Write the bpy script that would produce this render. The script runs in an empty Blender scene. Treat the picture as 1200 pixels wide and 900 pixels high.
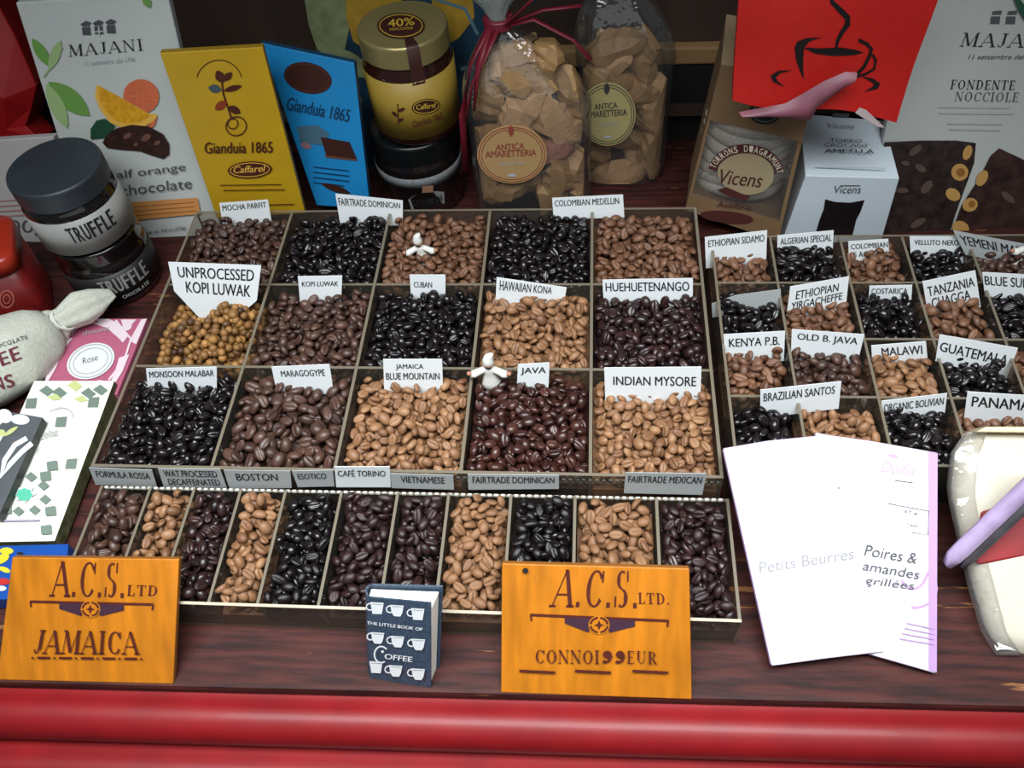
import bpy, math, random
import numpy as np
from mathutils import Vector, Matrix, noise
from mathutils.bvhtree import BVHTree
random.seed(7); rng = np.random.default_rng(7)
scene = bpy.context.scene
COL = scene.collection
# ------------------------------------------------------------------ camera
YAW, PITCH, ROLL, FPX = 0.143013, 0.912843, -0.104042, 1020.0
CAM = Vector((0.18074, -0.80085, 0.77))
def cam_axes():
    cy, sy, cp, sp = math.cos(YAW), math.sin(YAW), math.cos(PITCH), math.sin(PITCH)
    f = Vector((-sy*cp, cy*cp, -sp)); r = Vector((cy, sy, 0)); u = r.cross(f)
    c, s = math.cos(ROLL), math.sin(ROLL)
    return c*r + s*u, -s*r + c*u, f
CR, CU, CF = cam_axes()
cd = bpy.data.cameras.new('camera'); cam = bpy.data.objects.new('camera', cd); COL.objects.link(cam)
cd.sensor_width = 36.0; cd.lens = FPX/1200*36.0; cd.clip_start = 0.02; cd.clip_end = 20
M3 = Matrix((CR, CU, -CF)).transposed()
cam.matrix_world = Matrix.Translation(CAM) @ M3.to_4x4()
scene.camera = cam
# ------------------------------------------------------------------ light
scene.view_settings.view_transform = 'Standard'; scene.view_settings.look = 'None'
scene.view_settings.exposure = 0.0; scene.view_settings.gamma = 1.0
scene.view_settings.use_curve_mapping = False
world = bpy.data.worlds.new('world'); scene.world = world; world.use_nodes = True
world.node_tree.nodes['Background'].inputs[0].default_value = (0.75, 0.9, 1.0, 1)
world.node_tree.nodes['Background'].inputs[1].default_value = 0.085
def area(name, loc, target, sx, sy, power, color):
    l = bpy.data.lights.new(name, 'AREA'); l.shape = 'RECTANGLE'; l.size = sx; l.size_y = sy; l.energy = power; l.color = color
    o = bpy.data.objects.new(name, l); COL.objects.link(o); o.location = loc
    o.rotation_euler = (Vector(target) - Vector(loc)).to_track_quat('-Z', 'Y').to_euler()
    return o
area('window_daylight', (0.12, -0.58, 0.98), (0.12, -0.46, 0.0), 1.3, 0.40, 9.6, (0.93, 0.98, 1.0)).data.spread = 1.62
area('front_fill', (0.15, -1.25, 0.62), (0.1, -0.3, 0.0), 1.6, 0.6, 1.7, (0.95, 0.98, 1.0))  # weak frontal fill added behind the camera, no real lamp there
scene.cycles.max_bounces = 8; scene.cycles.transparent_max_bounces = 24
scene.cycles.diffuse_bounces = 3; scene.cycles.glossy_bounces = 3
# ------------------------------------------------------------------ pixel helpers (1200 x 900 photograph frame)
def ray(px, py): return CF + CR*((px-600)/FPX) - CU*((py-450)/FPX)
def PZ(px, py, z):
    d = ray(px, py); return CAM + d*((z-CAM.z)/d.z)
def PY(px, py, y):
    d = ray(px, py); return CAM + d*((y-CAM.y)/d.y)
def project(p):
    d = Vector(p) - CAM; w = d.dot(CF); return 600 + FPX*d.dot(CR)/w, 450 - FPX*d.dot(CU)/w
class Plane:
    """standing plane: passes p0, leans back by `lean` degrees, turned by `yaw` about z"""
    def __init__(s, p0, lean=0, yaw=0, n=None):
        s.p = Vector(p0); L, Y = math.radians(lean), math.radians(yaw)
        s.n = Vector(n).normalized() if n else Vector((math.sin(Y)*math.cos(L), -math.cos(Y)*math.cos(L), math.sin(L)))
    def __call__(s, px, py, off=0.0):
        d = ray(px, py); t = (s.p - CAM).dot(s.n)/d.dot(s.n); return CAM + d*t + s.n*off
# ------------------------------------------------------------------ materials
def lin(c):
    if isinstance(c, str): c = tuple(int(c[i:i+2], 16)/255 for i in (0, 2, 4))
    return tuple(x/12.92 if x <= 0.04045 else ((x+0.055)/1.055)**2.4 for x in c) + (1,)
MATS = {}
def mat(name, col, rough=0.6, metal=0.0, var=0.0, scale=60, bump=0.0, spec=0.5, stretch=None, coat=0.0, trans=0.0, sss=0.0):
    if name in MATS: return MATS[name]
    m = bpy.data.materials.new(name); m.use_nodes = True; nt = m.node_tree; b = nt.nodes['Principled BSDF']
    c = lin(col); b.inputs['Base Color'].default_value = c
    b.inputs['Roughness'].default_value = rough; b.inputs['Metallic'].default_value = metal
    b.inputs['Specular IOR Level'].default_value = spec; b.inputs['Coat Weight'].default_value = coat
    b.inputs['Transmission Weight'].default_value = trans
    if var or bump:
        tc = nt.nodes.new('ShaderNodeTexCoord'); mp = nt.nodes.new('ShaderNodeMapping'); nz = nt.nodes.new('ShaderNodeTexNoise')
        nz.inputs['Scale'].default_value = scale; nz.inputs['Detail'].default_value = 4
        if stretch: mp.inputs['Scale'].default_value = stretch
        nt.links.new(tc.outputs['Object'], mp.inputs[0]); nt.links.new(mp.outputs[0], nz.inputs['Vector'])
        if var:
            rp = nt.nodes.new('ShaderNodeValToRGB')
            rp.color_ramp.elements[0].position = 0.3; rp.color_ramp.elements[1].position = 0.7
            rp.color_ramp.elements[0].color = tuple(x*(1-var) for x in c[:3]) + (1,)
            rp.color_ramp.elements[1].color = tuple(min(1, x*(1+var)) for x in c[:3]) + (1,)
            nt.links.new(nz.outputs['Fac'], rp.inputs[0]); nt.links.new(rp.outputs[0], b.inputs['Base Color'])
        if bump:
            bp = nt.nodes.new('ShaderNodeBump'); bp.inputs['Strength'].default_value = bump; bp.inputs['Distance'].default_value = 0.003
            nt.links.new(nz.outputs['Fac'], bp.inputs['Height']); nt.links.new(bp.outputs[0], b.inputs['Normal'])
    MATS[name] = m; return m
def clear_mat(name, tint, gloss=0.18, rough=0.08, bump=0.0, scale=40, haze=0.0, hazecol=(0.6, 0.6, 0.6)):
    if name in MATS: return MATS[name]
    m = bpy.data.materials.new(name); m.use_nodes = True; nt = m.node_tree; nt.nodes.clear()
    out = nt.nodes.new('ShaderNodeOutputMaterial'); tr = nt.nodes.new('ShaderNodeBsdfTransparent'); gl = nt.nodes.new('ShaderNodeBsdfGlossy')
    df = nt.nodes.new('ShaderNodeBsdfDiffuse'); m1 = nt.nodes.new('ShaderNodeMixShader'); m2 = nt.nodes.new('ShaderNodeMixShader')
    fr = nt.nodes.new('ShaderNodeLayerWeight'); fr.inputs['Blend'].default_value = 0.35
    mul = nt.nodes.new('ShaderNodeMath'); mul.operation = 'MULTIPLY_ADD'; mul.inputs[1].default_value = gloss; mul.inputs[2].default_value = gloss*0.25
    tr.inputs[0].default_value = tuple(tint) + (1,); gl.inputs['Roughness'].default_value = rough; df.inputs[0].default_value = tuple(hazecol) + (1,)
    m2.inputs[0].default_value = haze
    L = nt.links.new
    L(fr.outputs['Facing'], mul.inputs[0]); L(mul.outputs[0], m1.inputs[0]); L(tr.outputs[0], m1.inputs[1]); L(gl.outputs[0], m1.inputs[2])
    L(m1.outputs[0], m2.inputs[1]); L(df.outputs[0], m2.inputs[2]); L(m2.outputs[0], out.inputs[0])
    if bump:
        nz = nt.nodes.new('ShaderNodeTexNoise'); nz.inputs['Scale'].default_value = scale; nz.inputs['Detail'].default_value = 3
        tc = nt.nodes.new('ShaderNodeTexCoord'); L(tc.outputs['Object'], nz.inputs['Vector'])
        bp = nt.nodes.new('ShaderNodeBump'); bp.inputs['Strength'].default_value = bump; bp.inputs['Distance'].default_value = 0.004
        L(nz.outputs['Fac'], bp.inputs['Height']); L(bp.outputs[0], gl.inputs['Normal'])
    MATS[name] = m; return m
def wood_mat(name, dark, mid, worn, scale=(3, 40, 40), thr=0.62, rough=0.55):
    m = bpy.data.materials.new(name); m.use_nodes = True; nt = m.node_tree; b = nt.nodes['Principled BSDF']; L = nt.links.new
    tc = nt.nodes.new('ShaderNodeTexCoord'); mp = nt.nodes.new('ShaderNodeMapping'); mp.inputs['Scale'].default_value = scale
    n1 = nt.nodes.new('ShaderNodeTexNoise'); n1.inputs['Scale'].default_value = 6; n1.inputs['Detail'].default_value = 6
    n2 = nt.nodes.new('ShaderNodeTexNoise'); n2.inputs['Scale'].default_value = 3.2; n2.inputs['Detail'].default_value = 7; n2.inputs['Roughness'].default_value = 0.62
    r1 = nt.nodes.new('ShaderNodeValToRGB'); r1.color_ramp.elements[0].color = lin(dark); r1.color_ramp.elements[1].color = lin(mid)
    r1.color_ramp.elements[0].position = 0.35; r1.color_ramp.elements[1].position = 0.65
    r2 = nt.nodes.new('ShaderNodeValToRGB'); r2.color_ramp.elements[0].position = thr; r2.color_ramp.elements[1].position = thr+0.04
    mx = nt.nodes.new('ShaderNodeMix'); mx.data_type = 'RGBA'; mx.inputs['B'].default_value = lin(worn)
    L(tc.outputs['Object'], mp.inputs[0]); L(mp.outputs[0], n1.inputs['Vector']); L(mp.outputs[0], n2.inputs['Vector'])
    L(n1.outputs['Fac'], r1.inputs[0]); L(n2.outputs['Fac'], r2.inputs[0]); L(r2.outputs[0], mx.inputs['Factor']); L(r1.outputs[0], mx.inputs['A'])
    L(mx.outputs['Result'], b.inputs['Base Color']); b.inputs['Roughness'].default_value = rough
    b.inputs['Specular IOR Level'].default_value = 0.25
    bp = nt.nodes.new('ShaderNodeBump'); bp.inputs['Strength'].default_value = 0.35; bp.inputs['Distance'].default_value = 0.002
    L(n1.outputs['Fac'], bp.inputs['Height']); L(bp.outputs[0], b.inputs['Normal'])
    return m
# ------------------------------------------------------------------ mesh builder
class MB:
    def __init__(s): s.v = []; s.f = []; s.m = []; s.sm = []
    def add(s, vs, fs, m=0, smooth=False):
        o = len(s.v); s.v += [Vector(p) for p in vs]
        for f in fs: s.f.append([i+o for i in f]); s.m.append(m); s.sm.append(smooth)
        return s
    def poly(s, pts, m=0): return s.add(pts, [list(range(len(pts)))], m)
    def prism(s, pts, vec, m=0, ms=None):
        """outline `pts` (seen counter-clockwise or not) pushed along vec, closed"""
        n = len(pts); vec = Vector(vec); b = [Vector(p)+vec for p in pts]; ms = m if ms is None else ms
        s.add(list(pts)+b, [list(range(n))], m); k = len(s.v)-2*n
        s.f.append([k+n+i for i in reversed(range(n))]); s.m.append(ms); s.sm.append(False)
        for i in range(n):
            j = (i+1) % n; s.f.append([k+i, k+n+i, k+n+j, k+j]); s.m.append(ms); s.sm.append(False)
        return s
    def box(s, x0, y0, z0, x1, y1, z1, m=0, R=None):
        vs = [(x, y, z) for z in (z0, z1) for y in (y0, y1) for x in (x0, x1)]
        if R: vs = [R @ Vector(v) for v in vs]
        return s.add(vs, [(0, 2, 3, 1), (4, 5, 7, 6), (0, 1, 5, 4), (2, 6, 7, 3), (0, 4, 6, 2), (1, 3, 7, 5)], m)
    def grid(s, rows, m=0, smooth=True, closed=False, cap=False):
        nr, nc = len(rows), len(rows[0]); vs = [p for r in rows for p in r]; fs = []
        for i in range(nr-1):
            for j in range(nc if closed else nc-1):
                k = (j+1) % nc; fs.append((i*nc+j, i*nc+k, (i+1)*nc+k, (i+1)*nc+j))
        if cap: fs += [list(reversed(range(nc))), [(nr-1)*nc+i for i in range(nc)]]
        return s.add(vs, fs, m, smooth)
    def lathe(s, c, prof, seg=40, m=0, smooth=True, cap=True, M=None):
        c = Vector(c); rows = []
        for r, z in prof:
            row = [Vector((r*math.cos(2*math.pi*i/seg), r*math.sin(2*math.pi*i/seg), z)) for i in range(seg)]
            rows.append([c + (M @ p if M else p) for p in row])
        return s.grid(rows, m, smooth, True, cap)
    def tube(s, pts, r, seg=8, m=0, flat=1.0):
        pts = [Vector(p) for p in pts]; rows = []; up = Vector((0.13, 0.2, 1))
        for i, p in enumerate(pts):
            t = (pts[min(i+1, len(pts)-1)] - pts[max(i-1, 0)]).normalized(); a = t.cross(up).normalized(); b = a.cross(t)
            rr = r[i] if isinstance(r, (list, tuple)) else r
            rows.append([p + a*(rr*math.cos(2*math.pi*k/seg)) + b*(rr*flat*math.sin(2*math.pi*k/seg)) for k in range(seg)])
        return s.grid(rows, m, True, True, True)
    def ball(s, c, r, m=0, seg=16, sq=(1, 1, 1), M=None):
        prof = [(math.cos(a)*r, math.sin(a)*r) for a in np.linspace(-1.5, 1.5, 9)]
        S = Matrix.Diagonal(sq); return s.lathe(c, prof, seg, m, True, True, (M @ S if M else S))
    def bvh(s): return BVHTree.FromPolygons([tuple(v) for v in s.v], s.f)
ORIG = {}
def obj(name, mb, mats, parent=None, bevel=0.0, origin=None, fixn=True, sub=0):
    if not isinstance(mats, (list, tuple)): mats = [mats]
    if parent is not None: o0 = ORIG[parent.name]
    else:
        if origin is None:
            xs = [v.x for v in mb.v]; ys = [v.y for v in mb.v]; zs = [v.z for v in mb.v]
            origin = ((min(xs)+max(xs))/2, (min(ys)+max(ys))/2, min(zs))
        o0 = Vector(origin)
    me = bpy.data.meshes.new(name); me.from_pydata([tuple(v-o0) for v in mb.v], [], mb.f)
    for m in mats: me.materials.append(m)
    me.polygons.foreach_set('material_index', mb.m); me.polygons.foreach_set('use_smooth', mb.sm)
    if fixn:
        import bmesh
        bm = bmesh.new(); bm.from_mesh(me); bmesh.ops.recalc_face_normals(bm, faces=bm.faces); bm.to_mesh(me); bm.free()
    me.update()
    o = bpy.data.objects.new(name, me); COL.objects.link(o)
    if parent is None: o.location = o0
    else: o.parent = parent
    ORIG[o.name] = o0
    if bevel:
        b = o.modifiers.new('edge', 'BEVEL'); b.width = bevel; b.segments = 2; b.limit_method = 'ANGLE'; b.angle_limit = math.radians(40)
    if sub:
        b = o.modifiers.new('smooth', 'SUBSURF'); b.levels = sub; b.render_levels = sub
    return o
def tag(o, label, cat, group=None, kind=None):
    o['label'] = label; o['category'] = cat
    if group: o['group'] = group
    if kind: o['kind'] = kind
    return o
def thing(name, label, cat, loc, group=None):
    o = bpy.data.objects.new(name, None); COL.objects.link(o); o.location = loc; o.empty_display_size = 0.02
    ORIG[o.name] = Vector(loc); return tag(o, label, cat, group)
def struct(name, mb, mats, **k):
    o = obj(name, mb, mats, **k); o['kind'] = 'structure'; return o
# ------------------------------------------------------------------ lettering
TXT = {}
def sans(body, bold=0.0, shear=0.0):
    """text as triangles in a 0..1 box"""
    k = (body, bold, shear)
    if k not in TXT:
        c = bpy.data.curves.new('t', 'FONT'); c.body = body; c.resolution_u = 3; c.shear = shear
        o = bpy.data.objects.new('t', c); me = o.to_mesh()
        vs = [(v.co.x, v.co.y) for v in me.vertices]; fs = [tuple(p.vertices) for p in me.polygons]
        if bold:
            n = len(vs); vs = [(x-bold, y) for x, y in vs] + [(x+bold, y) for x, y in vs]; fs = fs + [tuple(i+n for i in f) for f in fs]
        o.to_mesh_clear(); bpy.data.objects.remove(o); bpy.data.curves.remove(c)
        TXT[k] = norm(vs), fs, len(vs)//2 if bold else len(vs)
    return TXT[k]
def norm(vs):
    x0 = min(v[0] for v in vs); x1 = max(v[0] for v in vs); y0 = min(v[1] for v in vs); y1 = max(v[1] for v in vs)
    return [((x-x0)/(x1-x0), (y-y0)/(y1-y0)) for x, y in vs]
# hand-cut serif capitals: strokes (x0,y0,x1,y1,width) and arcs (cx,cy,rx,ry,a0,a1,thick)
TK, HL = 0.16, 0.05
def sr(x, y, w=0.16): return (x-w, y, x+w, y, HL*1.3)
GL = {
 'A': (0.86, [(0.06, 0, 0.42, 1, HL), (0.42, 1, 0.78, 0, TK), (0.2, 0.33, 0.66, 0.33, HL), sr(0.07, 0.02, .13), sr(0.77, 0.02, .15)], []),
 'C': (0.80, [(0.72, 0.66, 0.72, 0.98, HL*1.4)], [(0.44, 0.5, 0.36, 0.5, 40, 320, TK)]),
 'D': (0.84, [(0.2, 0, 0.2, 1, TK), (0.06, 0.02, 0.4, 0.02, HL*1.3), (0.06, 0.98, 0.4, 0.98, HL*1.3)], [(0.38, 0.5, 0.38, 0.49, -90, 90, TK)]),
 'E': (0.70, [(0.2, 0, 0.2, 1, TK), (0.06, 0.02, 0.62, 0.02, HL*1.3), (0.06, 0.98, 0.6, 0.98, HL*1.3), (0.2, 0.52, 0.48, 0.52, HL), (0.61, 0, 0.61, 0.25, HL), (0.59, 0.78, 0.59, 1, HL), (0.47, 0.4, 0.47, 0.64, HL)], []),
 'F': (0.66, [(0.2, 0, 0.2, 1, TK), sr(0.2, 0.02, .17), (0.06, 0.98, 0.6, 0.98, HL*1.3), (0.2, 0.52, 0.48, 0.52, HL), (0.59, 0.75, 0.59, 1, HL), (0.47, 0.4, 0.47, 0.64, HL)], []),
 'I': (0.40, [(0.2, 0, 0.2, 1, TK), sr(0.2, 0.02), sr(0.2, 0.98)], []),
 'J': (0.52, [(0.34, 0.18, 0.34, 1, TK), sr(0.34, 0.98)], [(0.2, 0.18, 0.14, 0.18, 180, 360, HL*1.6)]),
 'L': (0.66, [(0.2, 0, 0.2, 1, TK), (0.06, 0.02, 0.6, 0.02, HL*1.3), sr(0.2, 0.98), (0.59, 0, 0.59, 0.28, HL*1.3)], []),
 'M': (1.0, [(0.12, 0, 0.17, 1, HL), (0.17, 1, 0.5, 0.05, TK), (0.5, 0.05, 0.83, 1, HL), (0.85, 0, 0.83, 1, TK), sr(0.12, 0.02, .12), sr(0.85, 0.02, .14), sr(0.13, 0.98, .1), sr(0.87, 0.98, .1)], []),
 'N': (0.88, [(0.14, 0, 0.14, 1, HL), (0.14, 1, 0.72, 0, TK), (0.72, 0, 0.72, 1, HL), sr(0.14, 0.02, .13), sr(0.72, 0.98, .13), sr(0.12, 0.98, .08)], []),
 'O': (0.90, [], [(0.45, 0.5, 0.37, 0.5, 0, 360, TK)]),
 'R': (0.80, [(0.2, 0, 0.2, 1, TK), sr(0.2, 0.02), (0.06, 0.98, 0.4, 0.98, HL*1.3), (0.2, 0.5, 0.4, 0.5, HL), (0.4, 0.5, 0.68, 0.02, TK), sr(0.7, 0.02, .1)], [(0.4, 0.74, 0.24, 0.24, -90, 90, TK)]),
 'S': (0.66, [(0.56, 0.7, 0.56, 0.98, HL*1.3), (0.08, 0.02, 0.08, 0.3, HL*1.3)], [(0.33, 0.74, 0.22, 0.25, 60, 270, TK*.9), (0.33, 0.26, 0.24, 0.25, -120, 90, TK)]),
 'T': (0.76, [(0.38, 0, 0.38, 1, TK), sr(0.38, 0.02), (0.05, 0.98, 0.71, 0.98, HL*1.3), (0.06, 0.74, 0.06, 1, HL), (0.7, 0.74, 0.7, 1, HL)], []),
 'U': (0.84, [(0.18, 0.3, 0.18, 1, TK), (0.68, 0.3, 0.68, 1, HL), sr(0.18, 0.98), sr(0.68, 0.98, .12)], [(0.43, 0.3, 0.25, 0.29, 180, 360, HL*1.8)]),
 'P': (0.72, [(0.2, 0, 0.2, 1, TK), sr(0.2, 0.02), (0.06, 0.98, 0.4, 0.98, HL*1.3), (0.2, 0.46, 0.4, 0.46, HL)], [(0.4, 0.72, 0.25, 0.26, -90, 90, TK)]),
 '9': (0.66, [(0.2, 0.7, 0.42, 0.7, 0.3)], [(0.33, 0.7, 0.22, 0.29, 0, 360, TK*1.5), (0.14, 0.6, 0.42, 0.58, -80, 20, TK*1.3)]),
 '.': (0.26, [(0.06, 0.07, 0.2, 0.07, 0.14)], []), ' ': (0.4, [], []),
}
def serif(body, gap=0.08, weight=1.0):
    k = ('serif', body, gap, weight)
    if k in TXT: return TXT[k]
    vs, fs, x = [], [], 0.0
    def quad(ps):
        o = len(vs); vs.extend(ps); fs.append(tuple(range(o, o+len(ps))))
    for ch in body:
        w, st, ar = GL[ch]
        for x0, y0, x1, y1, t in st:
            d = math.hypot(x1-x0, y1-y0); t *= weight; nx, ny = -(y1-y0)/d*t/2, (x1-x0)/d*t/2
            if abs(nx) > abs(ny)*1.2: ny = 0; nx = math.copysign(t/2, nx)      # keep stroke ends level
            quad([(x+x0-nx, y0-ny), (x+x1-nx, y1-ny), (x+x1+nx, y1+ny), (x+x0+nx, y0+ny)])
        for cx, cy, rx, ry, a0, a1, t in ar:
            n = 18; t *= weight
            for i in range(n):
                A, B = (math.radians(a0+(a1-a0)*(i+q)/n) for q in (0, 1)); ps = []
                for a, sgn in ((A, 1), (B, 1), (B, -1), (A, -1)):
                    tt = HL*weight + (t-HL*weight)*abs(math.cos(a))**1.5
                    rr = 0 if sgn > 0 else tt
                    ps.append((x+cx+(rx-rr)*math.cos(a), cy+(ry-rr*min(1, ry/rx))*math.sin(a)))
                quad(ps)
        x += w + gap
    TXT[k] = norm(vs), fs; return TXT[k]
def lerp4(q, u, v):   # q = bl, br, tr, tl
    return (q[0]*(1-u)+q[1]*u)*(1-v) + (q[3]*(1-u)+q[2]*u)*v
class Art:
    """printing laid on a surface; positions are given where they stand on the pack"""
    def __init__(s, hit): s.hit = hit; s.mb = MB(); s.mats = []; s.k = 0
    def mi(s, m):
        if m not in s.mats: s.mats.append(m)
        return s.mats.index(m)
    def off(s): s.k += 1; return 0.0003 + 0.00009*s.k
    def glyphs(s, g, q, m):
        vs, fs = g[:2]; half = g[2] if len(g) > 2 else len(vs); q = [Vector(p) for p in q]; o = s.off()
        pts = [s.hit(*lerp4(q, u, v), o + (0.00004 if i >= half else 0)) for i, (u, v) in enumerate(vs)]
        s.mb.add(pts, fs, s.mi(m)); return s
    def text(s, body, bl, br, h, m, bold=0.0, shear=0.0, up=None, fam='sans', gap=0.08, weight=1.0):
        bl, br = Vector(bl), Vector(br)
        if up is None:
            d = (br-bl).normalized(); up = Vector((d.y, -d.x))*h
        else: up = Vector(up)
        return s.glyphs(sans(body, bold, shear) if fam == 'sans' else serif(body, gap, weight), [bl, br, br+up, bl+up], m)
    def poly(s, pts, m):
        o = s.off(); s.mb.poly([s.hit(x, y, o) for x, y in pts], s.mi(m)); return s
    def ell(s, cx, cy, rx, ry, m, ang=0, n=28, a0=0, a1=360):
        c, si = math.cos(math.radians(ang)), math.sin(math.radians(ang)); pts = []
        for i in range(n + (0 if a1-a0 == 360 else 1)):
            a = math.radians(a0+(a1-a0)*i/n); x, y = rx*math.cos(a), ry*math.sin(a); pts.append((cx+x*c-y*si, cy+x*si+y*c))
        if a1-a0 != 360: return s.poly(pts, m)
        o = s.off(); vs = [s.hit(cx, cy, o)]; N = len(pts)
        for k in (0.3, 0.55, 0.8, 1.0): vs += [s.hit(cx+(x-cx)*k, cy+(y-cy)*k, o) for x, y in pts]
        fs = [(0, 1+i, 1+(i+1) % N) for i in range(N)] + [(1+r*N+i, 1+(r+1)*N+i, 1+(r+1)*N+(i+1) % N, 1+r*N+(i+1) % N) for r in range(3) for i in range(N)]
        s.mb.add(vs, fs, s.mi(m)); return s
    def line(s, pts, w, m, taper=False, close=False):
        o = s.off(); n = len(pts); P = [Vector(p) for p in pts]; L, R = [], []
        for i in range(n):
            a = P[(i-1) % n] if close else P[max(i-1, 0)]; b = P[(i+1) % n] if close else P[min(i+1, n-1)]
            t = (b-a).normalized(); nn = Vector((-t.y, t.x)); ww = w[i] if isinstance(w, (list, tuple)) else w
            if taper: ww *= math.sin(math.pi*min(max(i/(n-1), 0.04), 0.96))
            L.append(s.hit(*(P[i]+nn*ww/2), o)); R.append(s.hit(*(P[i]-nn*ww/2), o))
        vs = L+R; fs = [(i, (i+1) % n, n+(i+1) % n, n+i) for i in range(n if close else n-1)]
        s.mb.add(vs, fs, s.mi(m)); return s
    def ring(s, cx, cy, rx, ry, w, m, ang=0, n=40, a0=0, a1=360):
        c, si = math.cos(math.radians(ang)), math.sin(math.radians(ang)); full = a1-a0 == 360; pts = []
        for i in range(n if full else n+1):
            a = math.radians(a0+(a1-a0)*i/n); x, y = rx*math.cos(a), ry*math.sin(a); pts.append((cx+x*c-y*si, cy+x*si+y*c))
        return s.line(pts, w, m, close=full)
    def leaf(s, x0, y0, x1, y1, w, m):
        d = Vector((x1-x0, y1-y0)); n = Vector((-d.y, d.x)).normalized(); A, B = [], []
        for i in range(9):
            t = i/8; p = Vector((x0, y0))+d*t; h = n*w/2*math.sin(math.pi*t)**0.8
            A.append(p+h); B.append(p-h)
        return s.poly([tuple(p) for p in A + B[-2:0:-1]], m)
    def obj(s, parent, name='front_print'): return obj(name, s.mb, s.mats, parent, fixn=False)
# ------------------------------------------------------------------ palette
INK = mat('ink black', '15161a', 0.7); INKG = mat('ink grey', '4a4c4e', 0.7); PALEINK = mat('ink pale grey', 'a9aaac', 0.7)
CARD = mat('card white', 'e6eaec', 0.55); BROWN = mat('ink brown', '4a1d10', 0.6); GOLDINK = mat('ink gold', 'c9a63a', 0.4)
WHITE = mat('paper white', 'e4e7e8', 0.5); CHOC = mat('print chocolate', '321d17', 0.45, var=0.5, scale=120)
ACR = clear_mat('clear acrylic', (0.84, 0.82, 0.77), 0.16, 0.06, haze=0.06, hazecol=(0.35, 0.33, 0.28))
ACRE = mat('acrylic cut edge', '716859', 0.35, spec=0.6)
CELLO = clear_mat('cellophane', (0.93, 0.93, 0.93), 0.45, 0.08, bump=1.0, scale=34, haze=0.035)
# ------------------------------------------------------------------ setting
SHELF = wood_mat('worn dark red wood', '27100f', '4a221d', '8a5c36', (2.6, 24, 24), 0.635, 0.62)
REDP = mat('red gloss paint', '7d1015', 0.45, var=0.16, scale=18, bump=0.15, spec=0.35, coat=0.05)
DARKW = mat('dark brown board', '3a2a22', 0.7, var=0.3, scale=14, stretch=(1, 1, 0.1))
TANW = mat('pale batten wood', '8f6f48', 0.6, var=0.2, scale=30, stretch=(0.1, 1, 1))
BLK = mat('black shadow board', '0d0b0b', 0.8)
mb = MB()
SL = math.radians(0.95); RS = Matrix.Rotation(SL, 3, 'Z')
def T(x, y, z): p = RS @ Vector((x-0.1, y+0.556, 0)); return Vector((p.x+0.1, p.y-0.556, z))
prof = [(-0.556, -0.004), (-0.5545, -0.0005), (-0.551, 0.0)]
rows = [[T(x, y, z) for x in (-0.95, -0.3, 0.3, 1.25)] for y, z in [(-0.5565, -0.03)] + prof]
mb.grid(rows, smooth=False); xl = [(-0.95), -0.3, 0.3, 1.25]
mb.grid([[T(x, -0.551, 0) for x in xl], [Vector((x, -0.45, 0)) for x in xl], [Vector((x, 0.24, 0)) for x in xl], [Vector((x, 0.24, -0.03)) for x in xl], [T(x, -0.5565, -0.03) for x in xl]], smooth=False)
ledge = struct('trim_1', mb, SHELF); ledge.name = 'window_ledge'
tag(ledge, 'worn dark red wooden window ledge with chipped paint under the trays', 'ledge')
def moulding(n, prof):
    mb = MB(); rows = [[T(x, y, z) for x in np.linspace(-0.95, 1.25, 30)] for y, z in prof]; mb.grid(rows); return struct(n, mb, REDP)
def arc(cy, cz, r, a0, a1, n=12): return [(cy + r*math.cos(math.radians(a)), cz + r*math.sin(math.radians(a))) for a in np.linspace(a0, a1, n)]
moulding('trim_1', [(-0.53, -0.012), (-0.5575, -0.012)] + arc(-0.574, -0.030, 0.0215, 60, 200) + [(-0.5935, -0.046), (-0.53, -0.05)])
moulding('trim_2', [(-0.53, -0.0461)] + [(-0.590, -0.0461)] + arc(-0.612, -0.066, 0.0235, 70, 200) + [(-0.637, -0.16), (-0.53, -0.16)])
struct('wall_back', MB().box(-0.95, 0.235, -0.03, 1.3, 0.26, 0.75), DARKW)
struct('trim_3', MB().box(-0.95, 0.218, 0.118, 1.3, 0.2349, 0.142), TANW, bevel=0.003)
struct('gap_shade', MB().box(-0.95, 0.222, 0.0, 1.3, 0.2349, 0.1179), BLK)  # solid black sheet painted in as the shade of the gap under the batten
struct('trim_5', MB().box(-0.95, 0.205, 0.050, 1.3, 0.2219, 0.058), DARKW)
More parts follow.
